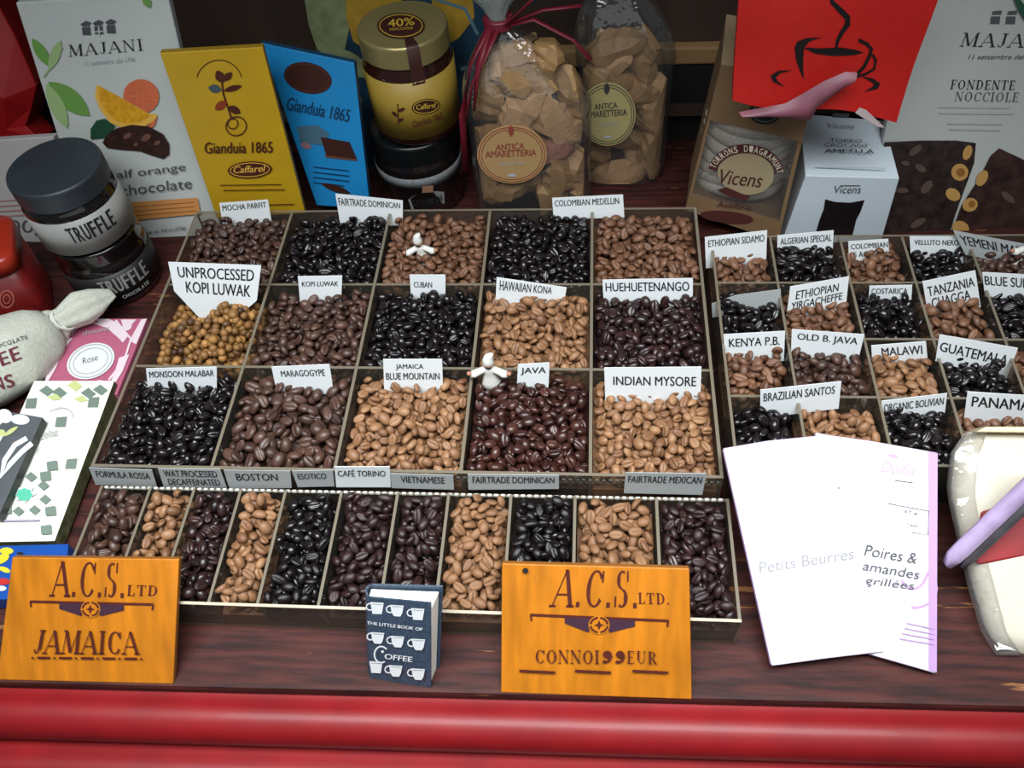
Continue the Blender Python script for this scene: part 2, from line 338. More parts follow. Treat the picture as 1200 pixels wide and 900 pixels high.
# ------------------------------------------------------------------ bean trays
def sheet(mb, x0, y0, z0, x1, y1, z1):
    """acrylic sheet: clear faces, frosted cut edge on top and at the ends"""
    k = len(mb.f); mb.box(x0, y0, z0, x1, y1, z1)
    mb.m[k+1] = 1
    if x1-x0 < y1-y0: mb.m[k+2] = mb.m[k+3] = 1
    else: mb.m[k+4] = mb.m[k+5] = 1
def tray(label, x0, x1, y0, y1, ht, xs, ys, t=0.0032, hback=None, front=None):
    r = thing('bean_tray', label, 'tray', ((x0+x1)/2, (y0+y1)/2, 0), 'clear acrylic trays of coffee beans')
    obj('base', MB().box(x0+t, y0+t, 0.0005, x1-t, y1-t, 0.0045), ACR, r)
    for a in ((x0, y0, x1, y0+t), (x0, y1-t, x1, y1), (x0, y0+t, x0+t, y1-t), (x1-t, y0+t, x1, y1-t)):
        m = MB(); sheet(m, a[0], a[1], 0.0005, a[2], a[3], hback if hback and a[3] == y1 and a[1] == y1-t else ht); obj('wall_panel', m, [ACR, front if front and a[1] == y0 and a[3] == y0+t else ACRE], r)
    for x in xs:
        m = MB(); sheet(m, x-t/2, y0+t, 0.0045, x+t/2, y1-t, ht-0.0006); obj('divider', m, [ACR, ACRE], r)
    ed = [x0+t] + [q for x in xs for q in (x-t/2, x+t/2)] + [x1-t]
    for y in ys:
        for i in range(0, len(ed), 2):
            m = MB(); sheet(m, ed[i], y-t/2, 0.0045, ed[i+1], y+t/2, ht-0.0012); obj('cross_divider', m, [ACR, ACRE], r)
    return r
CW = 0.1224
MX = [(-2.5+i)*CW for i in range(6)]; MY = [0.0, -0.1243, -0.2447, -0.3725]
tray('large clear acrylic tray of fifteen square bean compartments in the middle', MX[0], MX[5], MY[3], MY[0], 0.07, MX[1:5], MY[1:3])
FX = [-0.301] + [PZ(p, 577, 0.05).x for p in (174, 226, 281, 334, 400, 466, 526, 599, 674, 769)] + [0.3125]
FY0, FY1 = -0.5025, -0.3795
ft = tray('low narrow acrylic tray of eleven bean compartments along the front', FX[0], FX[11], FY0, FY1, 0.05, FX[1:11], [], 0.0028, 0.0445, mat('acrylic front rim painted lit', 'b9ad98', 0.3))  # front rim given a lighter colour to look as if catching light
m = MB()
for i in range(95):
    x = -0.298 + i*0.0064; m.box(x, FY1-0.0034, 0.0448, x+0.0034, FY1-0.0014, 0.0475)
obj('reflected_dots', m, mat('white reflection dots', 'd9d9cf', 0.5), ft)  # white blocks modelled in place of a row of reflected dashes
RX = [0.318, 0.3853, 0.4622, 0.5303, 0.600, 0.672]; RY = [-0.049, -0.122, -0.202, -0.2765, -0.356]
tray('clear acrylic tray of small bean compartments on the right', RX[0], RX[5], RY[4], RY[0], 0.07, RX[1:5], RY[1:4], 0.0028)
# ------------------------------------------------------------------ coffee beans
def bean_template():
    cs = [(0.5*math.cos(a), 0.62*math.sin(a)) for a in np.linspace(0, math.pi, 7)]
    cs += [(-0.34, -0.27), (-0.10, -0.30), (0.0, -0.10), (0.10, -0.30), (0.34, -0.27)]
    V, cut = [], []; ang = np.linspace(-1.42, 1.42, 8)
    for a in ang:
        x, r = 0.5*math.sin(a), math.cos(a)
        for j, (y, z) in enumerate(cs):
            zz = z*0.52*(r if z > 0 else r**0.6); yy = y*0.74*r**0.9
            V.append((x, yy, zz)); cut.append(1.0 if j == 9 else 0.0)
    n = len(cs); F = []
    for i in range(len(ang)-1):
        for j in range(n): F.append((i*n+j, (i+1)*n+j, (i+1)*n+(j+1) % n, i*n+(j+1) % n))
    caps = [tuple(range(n)), tuple((len(ang)-1)*n+j for j in reversed(range(n)))]
    return np.array(V), F, caps, np.array(cut)
BV, BF, BC, BCUT = bean_template()
def round_template():
    V = []; A = np.linspace(-1.35, 1.35, 6)
    for a in A:
        for j in range(9): V.append((0.5*math.cos(a)*math.cos(j*2*math.pi/9), 0.45*math.cos(a)*math.sin(j*2*math.pi/9), 0.45*math.sin(a)))
    F = [(i*9+j, i*9+(j+1) % 9, (i+1)*9+(j+1) % 9, (i+1)*9+j) for i in range(5) for j in range(9)]
    return np.array(V), F, [tuple(reversed(range(9))), tuple(45+j for j in range(9))], np.zeros(54)
RVT = round_template()
def bean_mat(name, dark, light, rough, chaff=0.35, spec=0.5):
    m = bpy.data.materials.new(name); m.use_nodes = True; nt = m.node_tree; b = nt.nodes['Principled BSDF']; L = nt.links.new
    at = nt.nodes.new('ShaderNodeAttribute'); at.attribute_name = 'tint'
    ct = nt.nodes.new('ShaderNodeAttribute'); ct.attribute_name = 'cut'
    mx = nt.nodes.new('ShaderNodeMix'); mx.data_type = 'RGBA'; mx.inputs['A'].default_value = lin(dark); mx.inputs['B'].default_value = lin(light)
    m2 = nt.nodes.new('ShaderNodeMix'); m2.data_type = 'RGBA'; ll = lin(light); m2.inputs['B'].default_value = (ll[0]*0.5, ll[1]*0.45, ll[2]*0.4, 1) if chaff < 0 else tuple(min(1, x*1.5+0.02) for x in ll[:3]) + (1,)
    mu = nt.nodes.new('ShaderNodeMath'); mu.operation = 'MULTIPLY'; mu.inputs[1].default_value = abs(chaff)
    nz = nt.nodes.new('ShaderNodeTexNoise'); nz.inputs['Scale'].default_value = 420; nz.inputs['Detail'].default_value = 2
    tc = nt.nodes.new('ShaderNodeTexCoord'); L(tc.outputs['Object'], nz.inputs['Vector'])
    bp = nt.nodes.new('ShaderNodeBump'); bp.inputs['Strength'].default_value = 0.25; bp.inputs['Distance'].default_value = 0.001
    L(at.outputs['Fac'], mx.inputs['Factor']); L(ct.outputs['Fac'], mu.inputs[0]); L(mu.outputs[0], m2.inputs['Factor']); L(mx.outputs['Result'], m2.inputs['A'])
    L(m2.outputs['Result'], b.inputs['Base Color']); L(nz.outputs['Fac'], bp.inputs['Height']); L(bp.outputs[0], b.inputs['Normal'])
    b.inputs['Roughness'].default_value = rough; b.inputs['Specular IOR Level'].default_value = spec
    return m
KIND = {
 'black': ('black glossy', bean_mat('bean black', '0e0b0d', '1f1819', 0.24, 0.3)),
 'dark': ('very dark brown', bean_mat('bean dark', '1c1112', '3a2422', 0.33, 0.3)),
 'brown': ('dark brown', bean_mat('bean brown', '35231e', '563b30', 0.42, 0.3)),
 'rich': ('glossy chestnut brown', bean_mat('bean rich', '2a1513', '4b2b23', 0.3, 0.3)),
 'mid': ('medium brown', bean_mat('bean mid', '573827', '7b553d', 0.5, 0.25)),
 'tan': ('light tan', bean_mat('bean tan', '6f4a31', '9b724f', 0.5, -0.5)),
 'gold': ('golden clumped unprocessed', bean_mat('bean gold', '3c2212', 'ad7c42', 0.5, 0)),
}
def pile(x0, x1, y0, y1, base, top, L, n_max, shape='bed', ratio=0.74, seed=0, back=0.008):
    """drop beans one by one on a height map; returns centres, rotations, lengths, exposure"""
    r = np.random.default_rng(seed); res = 0.001; nx, ny = int((x1-x0)/res), int((y1-y0)/res)
    H = np.full((nx, ny), base); own = np.full((nx, ny), -1)
    gx, gy = (np.arange(nx)+0.5)*res, (np.arange(ny)+0.5)*res
    if shape == 'mounds':
        X, Y = np.meshgrid(gx/(x1-x0), gy/(y1-y0), indexing='ij')
        hill = lambda a, b, s, h: h*np.exp(-(((X-a)**2+(Y-b)**2)/s**2))
        goal = base + 0.008 + hill(0.28, 0.42, 0.2, 0.03) + hill(0.72, 0.62, 0.24, 0.038) + hill(0.66, 0.24, 0.18, 0.026)
    else:
        X, Y = np.meshgrid(gx/(x1-x0)*2-1, gy/(y1-y0)*2-1, indexing='ij')
        goal = top - 0.0025*np.maximum(np.abs(X)**3, np.abs(Y)**3) - back*np.clip(Y, 0, 1)**2 + 0.0025*np.sin(3*X+seed)*np.cos(2.3*Y+seed*2)
    out = []; c0 = 0.30
    for k in range(n_max):
        if k % 20 == 0 and np.mean(H - goal) > -0.0015: break
        l = L*r.uniform(0.86, 1.14); a, b, c = l/2, l*ratio/2, l*c0
        best = None
        for _ in range(7):
            th = r.uniform(0, math.pi); mx_ = 0.97*math.hypot(a*math.cos(th), b*math.sin(th)); my_ = 0.97*math.hypot(a*math.sin(th), b*math.cos(th))
            cx, cy = r.uniform(mx_, x1-x0-mx_), r.uniform(my_, y1-y0-my_)
            i0, i1 = max(0, int((cx-a)/res)), min(nx, int((cx+a)/res)+1); j0, j1 = max(0, int((cy-a)/res)), min(ny, int((cy+a)/res)+1)
            U, W = np.meshgrid(gx[i0:i1]-cx, gy[j0:j1]-cy, indexing='ij'); ct, st = math.cos(th), math.sin(th)
            q = ((U*ct+W*st)/a)**2 + ((-U*st+W*ct)/b)**2; msk = q < 1
            s = c*np.sqrt(np.clip(1-q, 0, 1)); h = H[i0:i1, j0:j1]
            need = (h+s)[msk]; zc = np.partition(need, int(need.size*0.86))[int(need.size*0.86)]
            sc = zc - goal[min(nx-1, int(cx/res)), min(ny-1, int(cy/res))]
            if best is None or sc < best[0]: best = (sc, cx, cy, zc, th, i0, i1, j0, j1, msk, s, U, W, h)
        sc, cx, cy, zc, th, i0, i1, j0, j1, msk, s, U, W, h = best
        hh = h[msk]; uu, ww = U[msk], W[msk]
        sx = np.clip(np.dot(uu, hh-hh.mean())/max(np.dot(uu, uu), 1e-9), -0.7, 0.7); sy = np.clip(np.dot(ww, hh-hh.mean())/max(np.dot(ww, ww), 1e-9), -0.7, 0.7)
        n = Vector((-sx, -sy, 1)).normalized(); Rt = Vector((0, 0, 1)).rotation_difference(n).to_matrix() @ Matrix.Rotation(th, 3, 'Z')
        roll = r.normal(0, 0.4) + (math.pi if r.random() < 0.42 else 0)
        Rt = Rt @ Matrix.Rotation(r.normal(0, 0.22), 3, 'Y') @ Matrix.Rotation(roll, 3, 'X')
        new = np.where(msk, np.maximum(h, zc+s*0.85), h); up = msk & (new > h); H[i0:i1, j0:j1] = new
        own[i0:i1, j0:j1][up] = k
        out.append([(x0+cx, y0+cy, zc), np.array(Rt), l, msk.sum()])
    cnt = np.bincount(own[own >= 0].ravel(), minlength=len(out))
    return out, [cnt[i]/out[i][3] for i in range(len(out))]
def bean_mesh(name, items, template, material, seed, bed=None, origin=(0, 0, 0)):
    V0, F0, C0, cut = template; n, nv = len(items), len(V0); r = np.random.default_rng(seed)
    P = np.array([i[0] for i in items]); R = np.array([i[1] for i in items]); S = np.array([i[2] for i in items])
    wob = r.normal(1, 0.07, (n, 1, 3))
    V = np.einsum('nij,nkj->nki', R, V0[None]*wob*S[:, None, None]) + P[:, None, :] - np.array(origin)
    F = np.array(F0); C = np.array(C0)
    fq = (F[None] + (np.arange(n)*nv)[:, None, None]).reshape(-1); fc = (C[None] + (np.arange(n)*nv)[:, None, None]).reshape(-1)
    V = V.reshape(-1, 3); tint = np.repeat(np.clip(r.normal(0.5, 0.25, n), 0, 1), nv); ct = np.tile(cut, n)
    loops = np.concatenate([fq, fc]); starts = np.concatenate([np.arange(n*len(F))*4, n*len(F)*4 + np.arange(n*len(C))*C.shape[1]])
    if bed is not None:
        x0, x1, y0, y1, z0, z1 = bed; k = len(V)
        bv = np.array([(x, y, z) for z in (z0, z1) for y in (y0, y1) for x in (x0, x1)]) - np.array(origin)
        bf = np.array([(0, 2, 3, 1), (4, 5, 7, 6), (0, 1, 5, 4), (2, 6, 7, 3), (0, 4, 6, 2), (1, 3, 7, 5)]) + k
        starts = np.concatenate([starts, len(loops) + np.arange(6)*4]); loops = np.concatenate([loops, bf.reshape(-1)])
        V = np.concatenate([V, bv]); tint = np.concatenate([tint, np.full(8, 0.1)]); ct = np.concatenate([ct, np.zeros(8)])
    me = bpy.data.meshes.new(name); me.vertices.add(len(V)); me.vertices.foreach_set('co', V.astype(np.float32).ravel())
    me.loops.add(len(loops)); me.loops.foreach_set('vertex_index', loops.astype(np.int32))
    me.polygons.add(len(starts)); me.polygons.foreach_set('loop_start', starts.astype(np.int32))
    sm = np.ones(len(starts), bool)
    if bed is not None: sm[-6:] = False
    me.polygons.foreach_set('use_smooth', sm)
    for nm, d in (('tint', tint), ('cut', ct)):
        a = me.attributes.new(nm, 'FLOAT', 'POINT'); a.data.foreach_set('value', d.astype(np.float32))
    me.materials.append(material); me.update(calc_edges=True); me.validate(); return me
BT = (BV, BF, BC, BCUT); CAND = []
def fill(x0, x1, y0, y1, base, top, kind, where, L=0.0125, n_max=420, seed=1, t=0.004, pick=False, shape='bed', back=0.003):
    a = (x0+t/2+0.0004, x1-t/2-0.0004, y0+t/2+0.0004, y1-t/2-0.0004)
    desc, mt = KIND[kind]; org = ((x0+x1)/2, (y0+y1)/2, 0.0047)
    if shape == 'mounds':
        items, ex = pile(*a, base, top, 0.0096, 1200, 'mounds', 0.95, seed); tpl = RVT
    else: items, ex = pile(*a, base, top, L, n_max, 'bed', 0.74, seed, back); tpl = BT
    keep = []
    for it, e in zip(items, ex):
        if pick and e > 0.4:
            u, v = project(it[0])
            dist = (Vector(it[0])-CAM).length
            hid = (585 < u < 813 and v > 655) or (u < 212 and v > 648) or (426 < u < 518 and v > 684) or v > 716
            if not hid: CAND.append((dist, kind, where, it, e, len(keep), id(keep)))
        keep.append(it)
    REC.append((keep, tpl, mt, seed, (a[0], a[1], a[2], a[3], 0.0047, base+0.002), org, desc, where))
REC = []
MAIN = [
 [('brown', 'marked MOCHA PARFIT'), ('black', 'marked FAIRTRADE DOMINICAN at the back'), ('mid', 'with the half-buried white figurine, back row'), ('black', 'left of the COLOMBIAN MEDELLIN compartment'), ('mid', 'marked COLOMBIAN MEDELLIN')],
 [('gold', 'marked UNPROCESSED KOPI LUWAK'), ('brown', 'marked plain KOPI LUWAK'), ('black', 'marked CUBAN'), ('tan', 'marked HAWAIIAN KONA'), ('dark', 'marked HUEHUETENANGO')],
 [('black', 'marked MONSOON MALABAR'), ('brown', 'marked MARAGOGYPE'), ('tan', 'marked JAMAICA BLUE MOUNTAIN'), ('rich', 'marked JAVA'), ('tan', 'marked INDIAN MYSORE')]]
for j in range(3):
    for i in range(5):
        k, w = MAIN[j][i]; big = 0.0152 if 'MARAG' in w else 0.0126
        if k == 'gold': fill(MX[i], MX[i+1], MY[j+1], MY[j], 0.032, 0.055, k, w, seed=11+i+5*j, shape='mounds')
        else: fill(MX[i], MX[i+1], MY[j+1], MY[j], 0.040, 0.0645, k, w, L=big, seed=11+i+5*j)
ORD = ['first', 'second', 'third', 'fourth', 'fifth', 'sixth', 'seventh', 'eighth', 'ninth', 'tenth', 'eleventh']
FK = ['brown', 'tan', 'dark', 'tan', 'black', 'dark', 'dark', 'tan', 'black', 'tan', 'dark']
for i in range(11):
    fill(FX[i], FX[i+1], FY0+0.0017, FY1-0.0017, 0.018, 0.0468, FK[i], '%s from the left in the front row' % ORD[i], L=0.0128, n_max=460, seed=50+i, pick=True, back=-0.002)
RK = [[('mid', 'marked ETHIOPIAN SIDAMO'), ('black', 'marked ALGERIAN SPECIAL'), ('mid', 'marked COLOMBIAN S AGUSTIN'), ('black', 'marked VELLUTO NERO'), ('brown', 'marked YEMENI MATARI')],
      [('black', 'with the blank grey card, below ETHIOPIAN SIDAMO'), ('mid', 'marked ETHIOPIAN YIRGACHEFFE'), ('black', 'marked COSTARICA'), ('mid', 'marked TANZANIA CHAGGA'), ('black', 'marked BLUE SUMATRA')],
      [('mid', 'marked KENYA P.B.'), ('brown', 'marked OLD B. JAVA'), ('tan', 'marked MALAWI'), ('black', 'marked GUATEMALA'), ('mid', 'right of GUATEMALA')],
      [('black', 'left of BRAZILIAN SANTOS beans'), ('tan', 'marked BRAZILIAN SANTOS'), ('black', 'marked ORGANIC BOLIVIAN'), ('mid', 'marked PANAMA'), None]]
for j in range(4):
    for i in range(5):
        if RK[j][i]:
            k, w = RK[j][i]; fill(RX[i], RX[i+1], RY[j+1], RY[j], 0.026, 0.0575, k, w, L=0.0128, n_max=260, seed=90+i+5*j, t=0.0032, back=0.004)
CAND.sort(key=lambda c: c[0]); chosen = CAND[:300]; drop = {}
for c in chosen: drop.setdefault(c[6], set()).add(c[5])
for keep, tpl, mt, seed, bed, org, desc, where in REC:
    rest = [it for i, it in enumerate(keep) if i not in drop.get(id(keep), ())]
    o = bpy.data.objects.new('coffee_beans', bean_mesh('coffee_beans', rest, tpl, mt, seed, bed, org)); COL.objects.link(o); o.location = org
    tag(o, '%s coffee beans heaped in the compartment %s' % (desc, where), 'coffee beans', 'compartments of coffee beans', 'stuff')
single = {}
for dist, kind, where, it, e, i, kid in chosen:
    if kind not in single:
        single[kind] = [bean_mesh('coffee_bean', [((0, 0, 0), np.eye(3), 1.0)], BT, KIND[kind][1], 300+q) for q in range(6)]
    o = bpy.data.objects.new('coffee_bean', random.choice(single[kind])); COL.objects.link(o)
    o.matrix_world = Matrix.Translation(it[0]) @ Matrix([list(r) for r in it[1]]).to_4x4() @ Matrix.Scale(float(it[2]), 4)
    lab = 'loose %s coffee bean in the front-row compartment %s' % (KIND[kind][0], where.replace(' in the front row', ''))
    tag(o, lab, 'coffee bean', 'loose top beans, compartment ' + where)
# ------------------------------------------------------------------ name cards
def add_card(name_text, quad, yb, zb, lean, lines, ext=0.35, poly=None, look='white', label=None, yaw=0):
    q = [Vector(p) for p in quad]
    if zb >= .056:
        zs = .067 if zb == .06 else .0585; yb = min(yb, PZ(*((q[2]+q[3])/2), zs).y); zb = zs
    pl = Plane((0, yb, zb), lean, yaw)
    bl = q[3] + (q[3]-q[0])*ext; br = q[2] + (q[2]-q[1])*ext
    out = [tuple(p) for p in poly] if poly else [tuple(q[0]), tuple(q[1]), tuple(br), tuple(bl)]
    mb = MB(); mb.prism([pl(x, y) for x, y in out], pl.n*-0.0006)
    o = obj('name_card', mb, CARD if look == 'white' else mat('card grey', 'a9adad', 0.6))
    tag(o, label or '%s card reading %s' % (look, name_text), 'card', 'coffee name cards')
    if lines:
        a = Art(pl)
        for body, u0, u1, v0, v1 in lines:
            def at(u, v): return (q[0]*(1-u)+q[1]*u)*(1-v) + (q[3]*(1-u)+q[2]*u)*v
            a.glyphs(sans(body, 0.014), [at(u0, v1), at(u1, v1), at(u1, v0), at(u0, v0)], INK)
        a.obj(o, 'lettering')
B0, B1, B2 = MY[0]-0.0065, MY[1]-0.0045, MY[2]-0.0045
add_card('MOCHA PARFIT at the far back left', [(257, 238), (314, 234), (316, 246), (259, 251)], B0, .06, 8, [('MOCHA PARFIT', .05, .95, .2, .72)], 1.2)
add_card('FAIRTRADE DOMINICAN on the back edge', [(393, 227), (472, 235), (472, 248), (396, 246)], B0, .06, 8, [('FAIRTRADE DOMINICAN', .03, .96, .22, .7)], 1.2, look='white', label='shaded white card reading FAIRTRADE DOMINICAN on the tray back edge')
add_card('COLOMBIAN MEDELLIN on the tray back edge', [(647, 232), (730, 228), (731, 243), (648, 246)], B0, .06, 8, [('COLOMBIAN MEDELLIN', .03, .94, .2, .7)], .8)
add_card('UNPROCESSED KOPI LUWAK with cut corners', [(197, 307), (306, 311), (303, 358), (204, 350)], B1, .06, 14, [('UNPROCESSED', .09, .93, .11, .40), ('KOPI LUWAK', .16, .9, .5, .8)], poly=[(197, 307), (306, 311), (301, 352), (275, 375), (236, 375), (204, 341)])
add_card('KOPI LUWAK alone, small', [(349, 324), (401, 323), (400, 347), (351, 347)], B1, .06, 8, [('KOPI LUWAK', .08, .92, .26, .5)])
add_card('CUBAN in black beans', [(480, 322), (522, 322), (522, 339), (481, 338)], B1, .06, 8, [('CUBAN', .1, .62, .5, .9)], .8)
add_card('HAWAIIAN KONA sloping down', [(582, 325), (664, 337), (662, 349), (581, 346)], B1, .06, 8, [('HAWAIIAN KONA', .05, .8, .12, .7)], .8)
add_card('HUEHUETENANGO in dark beans', [(706, 328), (812, 326), (812, 347), (707, 347)], B1, .06, 8, [('HUEHUETENANGO', .03, .96, .18, .7)], .6)
add_card('MONSOON MALABAR', [(171, 432), (254, 430), (254, 450), (173, 452)], B2, .06, 8, [('MONSOON MALABAR', .04, .96, .16, .52)], .6)
add_card('MARAGOGYPE in large brown beans', [(318, 430), (386, 427), (390, 453), (323, 453)], B2, .06, 8, [('MARAGOGYPE', .14, .9, .2, .5)])
add_card('JAMAICA BLUE MOUNTAIN on two lines', [(449, 421), (518, 421), (519, 451), (450, 451)], B2, .06, 8, [('JAMAICA', .21, .68, .18, .42), ('BLUE MOUNTAIN', .04, .95, .52, .78)])
add_card('JAVA beside the white figurine', [(607, 427), (644, 425), (643, 448), (606, 447)], B2, .06, 8, [('JAVA', .1, .9, .2, .62)])
add_card('INDIAN MYSORE, the widest in its row', [(708, 431), (822, 430), (821, 463), (709, 460)], B2, .06, 8, [('INDIAN MYSORE', .09, .95, .34, .68)])
GP = -0.37605
for tx, q, ln in [
 ('FORMULA ROSSA at the left end of the front strip', [(104, 548), (178, 551), (184, 571), (112, 568)], [('FORMULA ROSSA', .08, .94, .16, .52)]),
 ('WAT.PROCESSED DECAFFEINATED on the front strip', [(185, 549), (258, 550), (266, 572), (192, 571)], [('WAT.PROCESSED', .07, .92, .08, .42), ('DECAFFEINATED', .1, .92, .52, .84)]),
 ('BOSTON on the front strip', [(262, 551), (340, 552), (342, 572), (269, 573)], [('BOSTON', .16, .8, .16, .54)]),
 ('ESOTICO on the front strip', [(342, 552), (390, 551), (392, 570), (349, 571)], [('ESOTICO', .1, .82, .16, .5)]),
 ('VIETNAMESE on the front strip', [(457.5, 555), (531, 557), (532, 574), (459, 572)], [('VIETNAMESE', .16, .86, .14, .58)]),
 ('FAIRTRADE DOMINICAN on the front strip', [(548, 556), (655, 557), (655, 573), (549, 574)], [('FAIRTRADE DOMINICAN', .05, .95, .12, .56)]),
 ('FAIRTRADE MEXICAN at the right end of the front strip', [(733, 554), (828, 555), (823, 580), (731, 578)], [('FAIRTRADE MEXICAN', .04, .96, .14, .46)])]:
    add_card(tx, q, GP, .05, 3, ln, 0.0, look='grey')
add_card('CAFE TORINO, brighter than its neighbours on the strip', [(392, 547), (456.5, 547), (458, 571), (394, 571)], GP, .05, 3, [('CAFÉ TORINO', .05, .92, .1, .46)], 0.0)
R0, R1, R2, R3 = (y-0.0045 for y in RY[:4])
for tx, q, y, ln, e in [
 ('ETHIOPIAN SIDAMO', [(826, 278), (899, 270), (898, 300), (827, 306)], R0, [('ETHIOPIAN SIDAMO', .05, .96, .14, .42)], .3),
 ('ALGERIAN SPECIAL', [(911, 276), (977, 270), (976, 290), (911, 294)], R0, [('ALGERIAN SPECIAL', .05, .97, .2, .6)], .6),
 ('COLOMBIAN S AGUSTIN', [(994, 283), (1041, 280), (1042, 300), (995, 303)], R0, [('COLOMBIAN', .06, .98, .16, .46), ('S AGUSTIN', .12, .95, .62, .94)], .5),
 ('VELLUTO NERO', [(1066, 277), (1130, 277), (1129, 298), (1067, 296)], R0, [('VELLUTO NERO', .08, .9, .2, .5)], .5),
 ('ETHIOPIAN YIRGACHEFFE on a tilt', [(926, 336), (995, 324), (992, 352), (922, 368)], R1, [('ETHIOPIAN', .12, .84, .2, .52), ('YIRGACHEFFE', .06, .92, .6, .9)], .4),
 ('COSTARICA', [(1019, 335), (1069, 334), (1068, 351), (1018, 350)], R1, [('COSTARICA', .05, .9, .2, .6)], .8),
 ('TANZANIA CHAGGA on a tilt', [(1081, 330), (1143, 317), (1148, 350), (1087, 365)], R1, [('TANZANIA', .06, .95, .2, .52), ('CHAGGA', .1, .84, .6, .94)], .3),
 ('BLUE SUMATRA at the right edge', [(1151, 319), (1245, 324), (1240, 354), (1154, 345)], R1, [('BLUE SUMATRA', .02, .95, .15, .55)], .1),
 ('KENYA P.B.', [(848, 392), (920, 388), (919, 413), (849, 416)], R2, [('KENYA P.B.', .08, .92, .22, .62)], .4),
 ('OLD B. JAVA', [(928, 386), (1013, 392), (1006, 421), (927, 412)], R2, [('OLD B. JAVA', .08, .93, .14, .5)], .4),
 ('MALAWI', [(1021, 405), (1085, 400), (1087, 420), (1022, 422)], R2, [('MALAWI', .18, .92, .2, .72)], .6),
 ('GUATEMALA sloping down', [(1101, 392), (1193, 408), (1181, 440), (1097, 418)], R2, [('GUATEMALA', .03, .93, .3, .7)], .2),
 ('BRAZILIAN SANTOS on the lower right tray', [(891, 457), (986, 447), (983, 476), (891, 487)], R3, [('BRAZILIAN SANTOS', .04, .93, .14, .46)], .1),
 ('ORGANIC BOLIVIAN', [(1033, 470), (1110, 461), (1108, 478), (1034, 488)], R3, [('ORGANIC BOLIVIAN', .03, .96, .22, .72)], .7),
 ('PANAMA', [(1134, 459), (1212, 464), (1210, 495), (1130, 488)], R3, [('PANAMA', .08, .95, .16, .56)], .3)]:
    add_card(tx, q, y, .056, 8, ln, e)
add_card('YEMENI MATARI', [(1117, 270), (1222, 290), (1218, 310), (1128, 292)], R0, .056, 8, [('YEMENI MATARI', .04, .96, .2, .7)], .3, look='grey')
add_card('', [(834, 356), (915, 339), (913, 352), (835, 364)], R1, .056, 8, None, .6, poly=[(834, 356), (862, 346), (915, 339), (914, 362), (835, 372)], look='grey', label='blank grey card curling above the black beans below ETHIOPIAN SIDAMO')
# ------------------------------------------------------------------ packs: helpers
def pack(name, label, cat, pl, quad, thick, m, ms=None, bevel=0.0012, group=None):
    """a carton whose front face stands on plane pl with the given corners; depth goes back from it"""
    pts = [pl(x, y) for x, y in quad]; mb = MB(); mb.prism(pts, pl.n*-thick, 0, 1 if ms else 0)
    lo = min(pts, key=lambda p: p.z)
    o = thing(name, label, cat, (sum(p.x for p in pts)/len(pts), lo.y, max(lo.z, 0)), group)
    obj('carton_body', mb, [m, ms] if ms else m, o, bevel=bevel)
    return o, Art(lambda x, y, off=0: pl(x, y, off+0.0003))
def stripes(a, x0, y0, x1, y1, n, dy, w, m, dx=0.0):
    for i in range(n):
        s = 1 - 0.3*random.random(); a.line([(x0+dx*i, y0+dy*i), (x0+dx*i+(x1-x0)*s, y0+dy*i+(y1-y0)*s)], w, m)
# ------------------------------------------------------------------ wooden signs
SIGN = mat('orange varnished wood', 'b96f15', 0.32, var=0.22, scale=30, stretch=(3, .5, .5), coat=0.25)
SIGNE = mat('sign edge', '8a5417', 0.5)
def plane_through(b0, b1, t):   # ledge line b0-b1 and a point on the rim it leans on
    n = (Vector(b1)-Vector(b0)).cross(Vector(t)-Vector(b0)).normalized()
    if n.z < 0: n = -n
    return Plane(b0, n=n)
LT = 0.0065
def sign(label, quad, word_right, lower, tray_top):
    b0, b1 = PZ(*quad[3], 0.0005), PZ(*quad[2], 0.0005); pl = plane_through(b0, b1, tray_top)
    o, a = pack('wooden_sign', label, 'sign', pl, quad, LT, SIGN, SIGNE, 0.0012, 'orange wooden signs')
    pts = o.children[0]; pts.name = 'board'
    return o, a
MAR = mat('maroon paint', '4e1a12', 0.5)
NAV = mat('dark violet paint', '3a2030', 0.5)
def emblem(a, x0, y0, x1, y1, cx, cy, s):
    a.line([(x0, y0), (x1, y1)], 3.2*s, MAR); a.line([(x0, y0-1), (x0+1, y0+7*s)], 2.2*s, MAR); a.line([(x1, y1-1), (x1-1, y1+7*s)], 2.2*s, MAR)
    sl = (y1-y0)/(x1-x0); yy = lambda x: y0+(x-x0)*sl+1
    a.poly([(cx-40*s, yy(cx-40*s)), (cx-9*s, yy(cx-9*s)), (cx-12*s, cy+9*s), (cx-40*s, yy(cx-40*s)+7*s)], NAV)
    a.poly([(cx+9*s, yy(cx+9*s)), (cx+42*s, yy(cx+42*s)), (cx+42*s, yy(cx+42*s)+7*s), (cx+12*s, cy+9*s)], NAV)
    a.ell(cx, cy, 12.5*s, 11*s, SIGN)
    for k in range(4): a.ring(cx, cy, 10*s, 8.6*s, 2.4*s, MAR, a0=8+90*k, a1=82+90*k, n=10)
    a.poly([(cx, cy-6*s), (cx+1.8*s, cy-1.6*s), (cx+6*s, cy), (cx+1.8*s, cy+1.6*s), (cx, cy+6*s), (cx-1.8*s, cy+1.6*s), (cx-6*s, cy), (cx-1.8*s, cy-1.6*s)], MAR)
o, a = sign('orange wooden sign reading A.C.S. LTD JAMAICA', [(14, 653), (210, 655), (203, 802), (-4, 797)], '', '', (-0.2, -0.5035, 0.0605))
a.glyphs(serif('A.C.S.', .07, 1.0), [Vector(p) for p in ((58, 699), (145, 701), (147, 659), (62, 657))], MAR)
a.glyphs(serif('LTD', .1, 1.0), [Vector(p) for p in ((149, 698), (184, 698), (185, 686), (150, 685))], MAR)
emblem(a, 36, 704.5, 180, 708, 107, 713, 0.92)
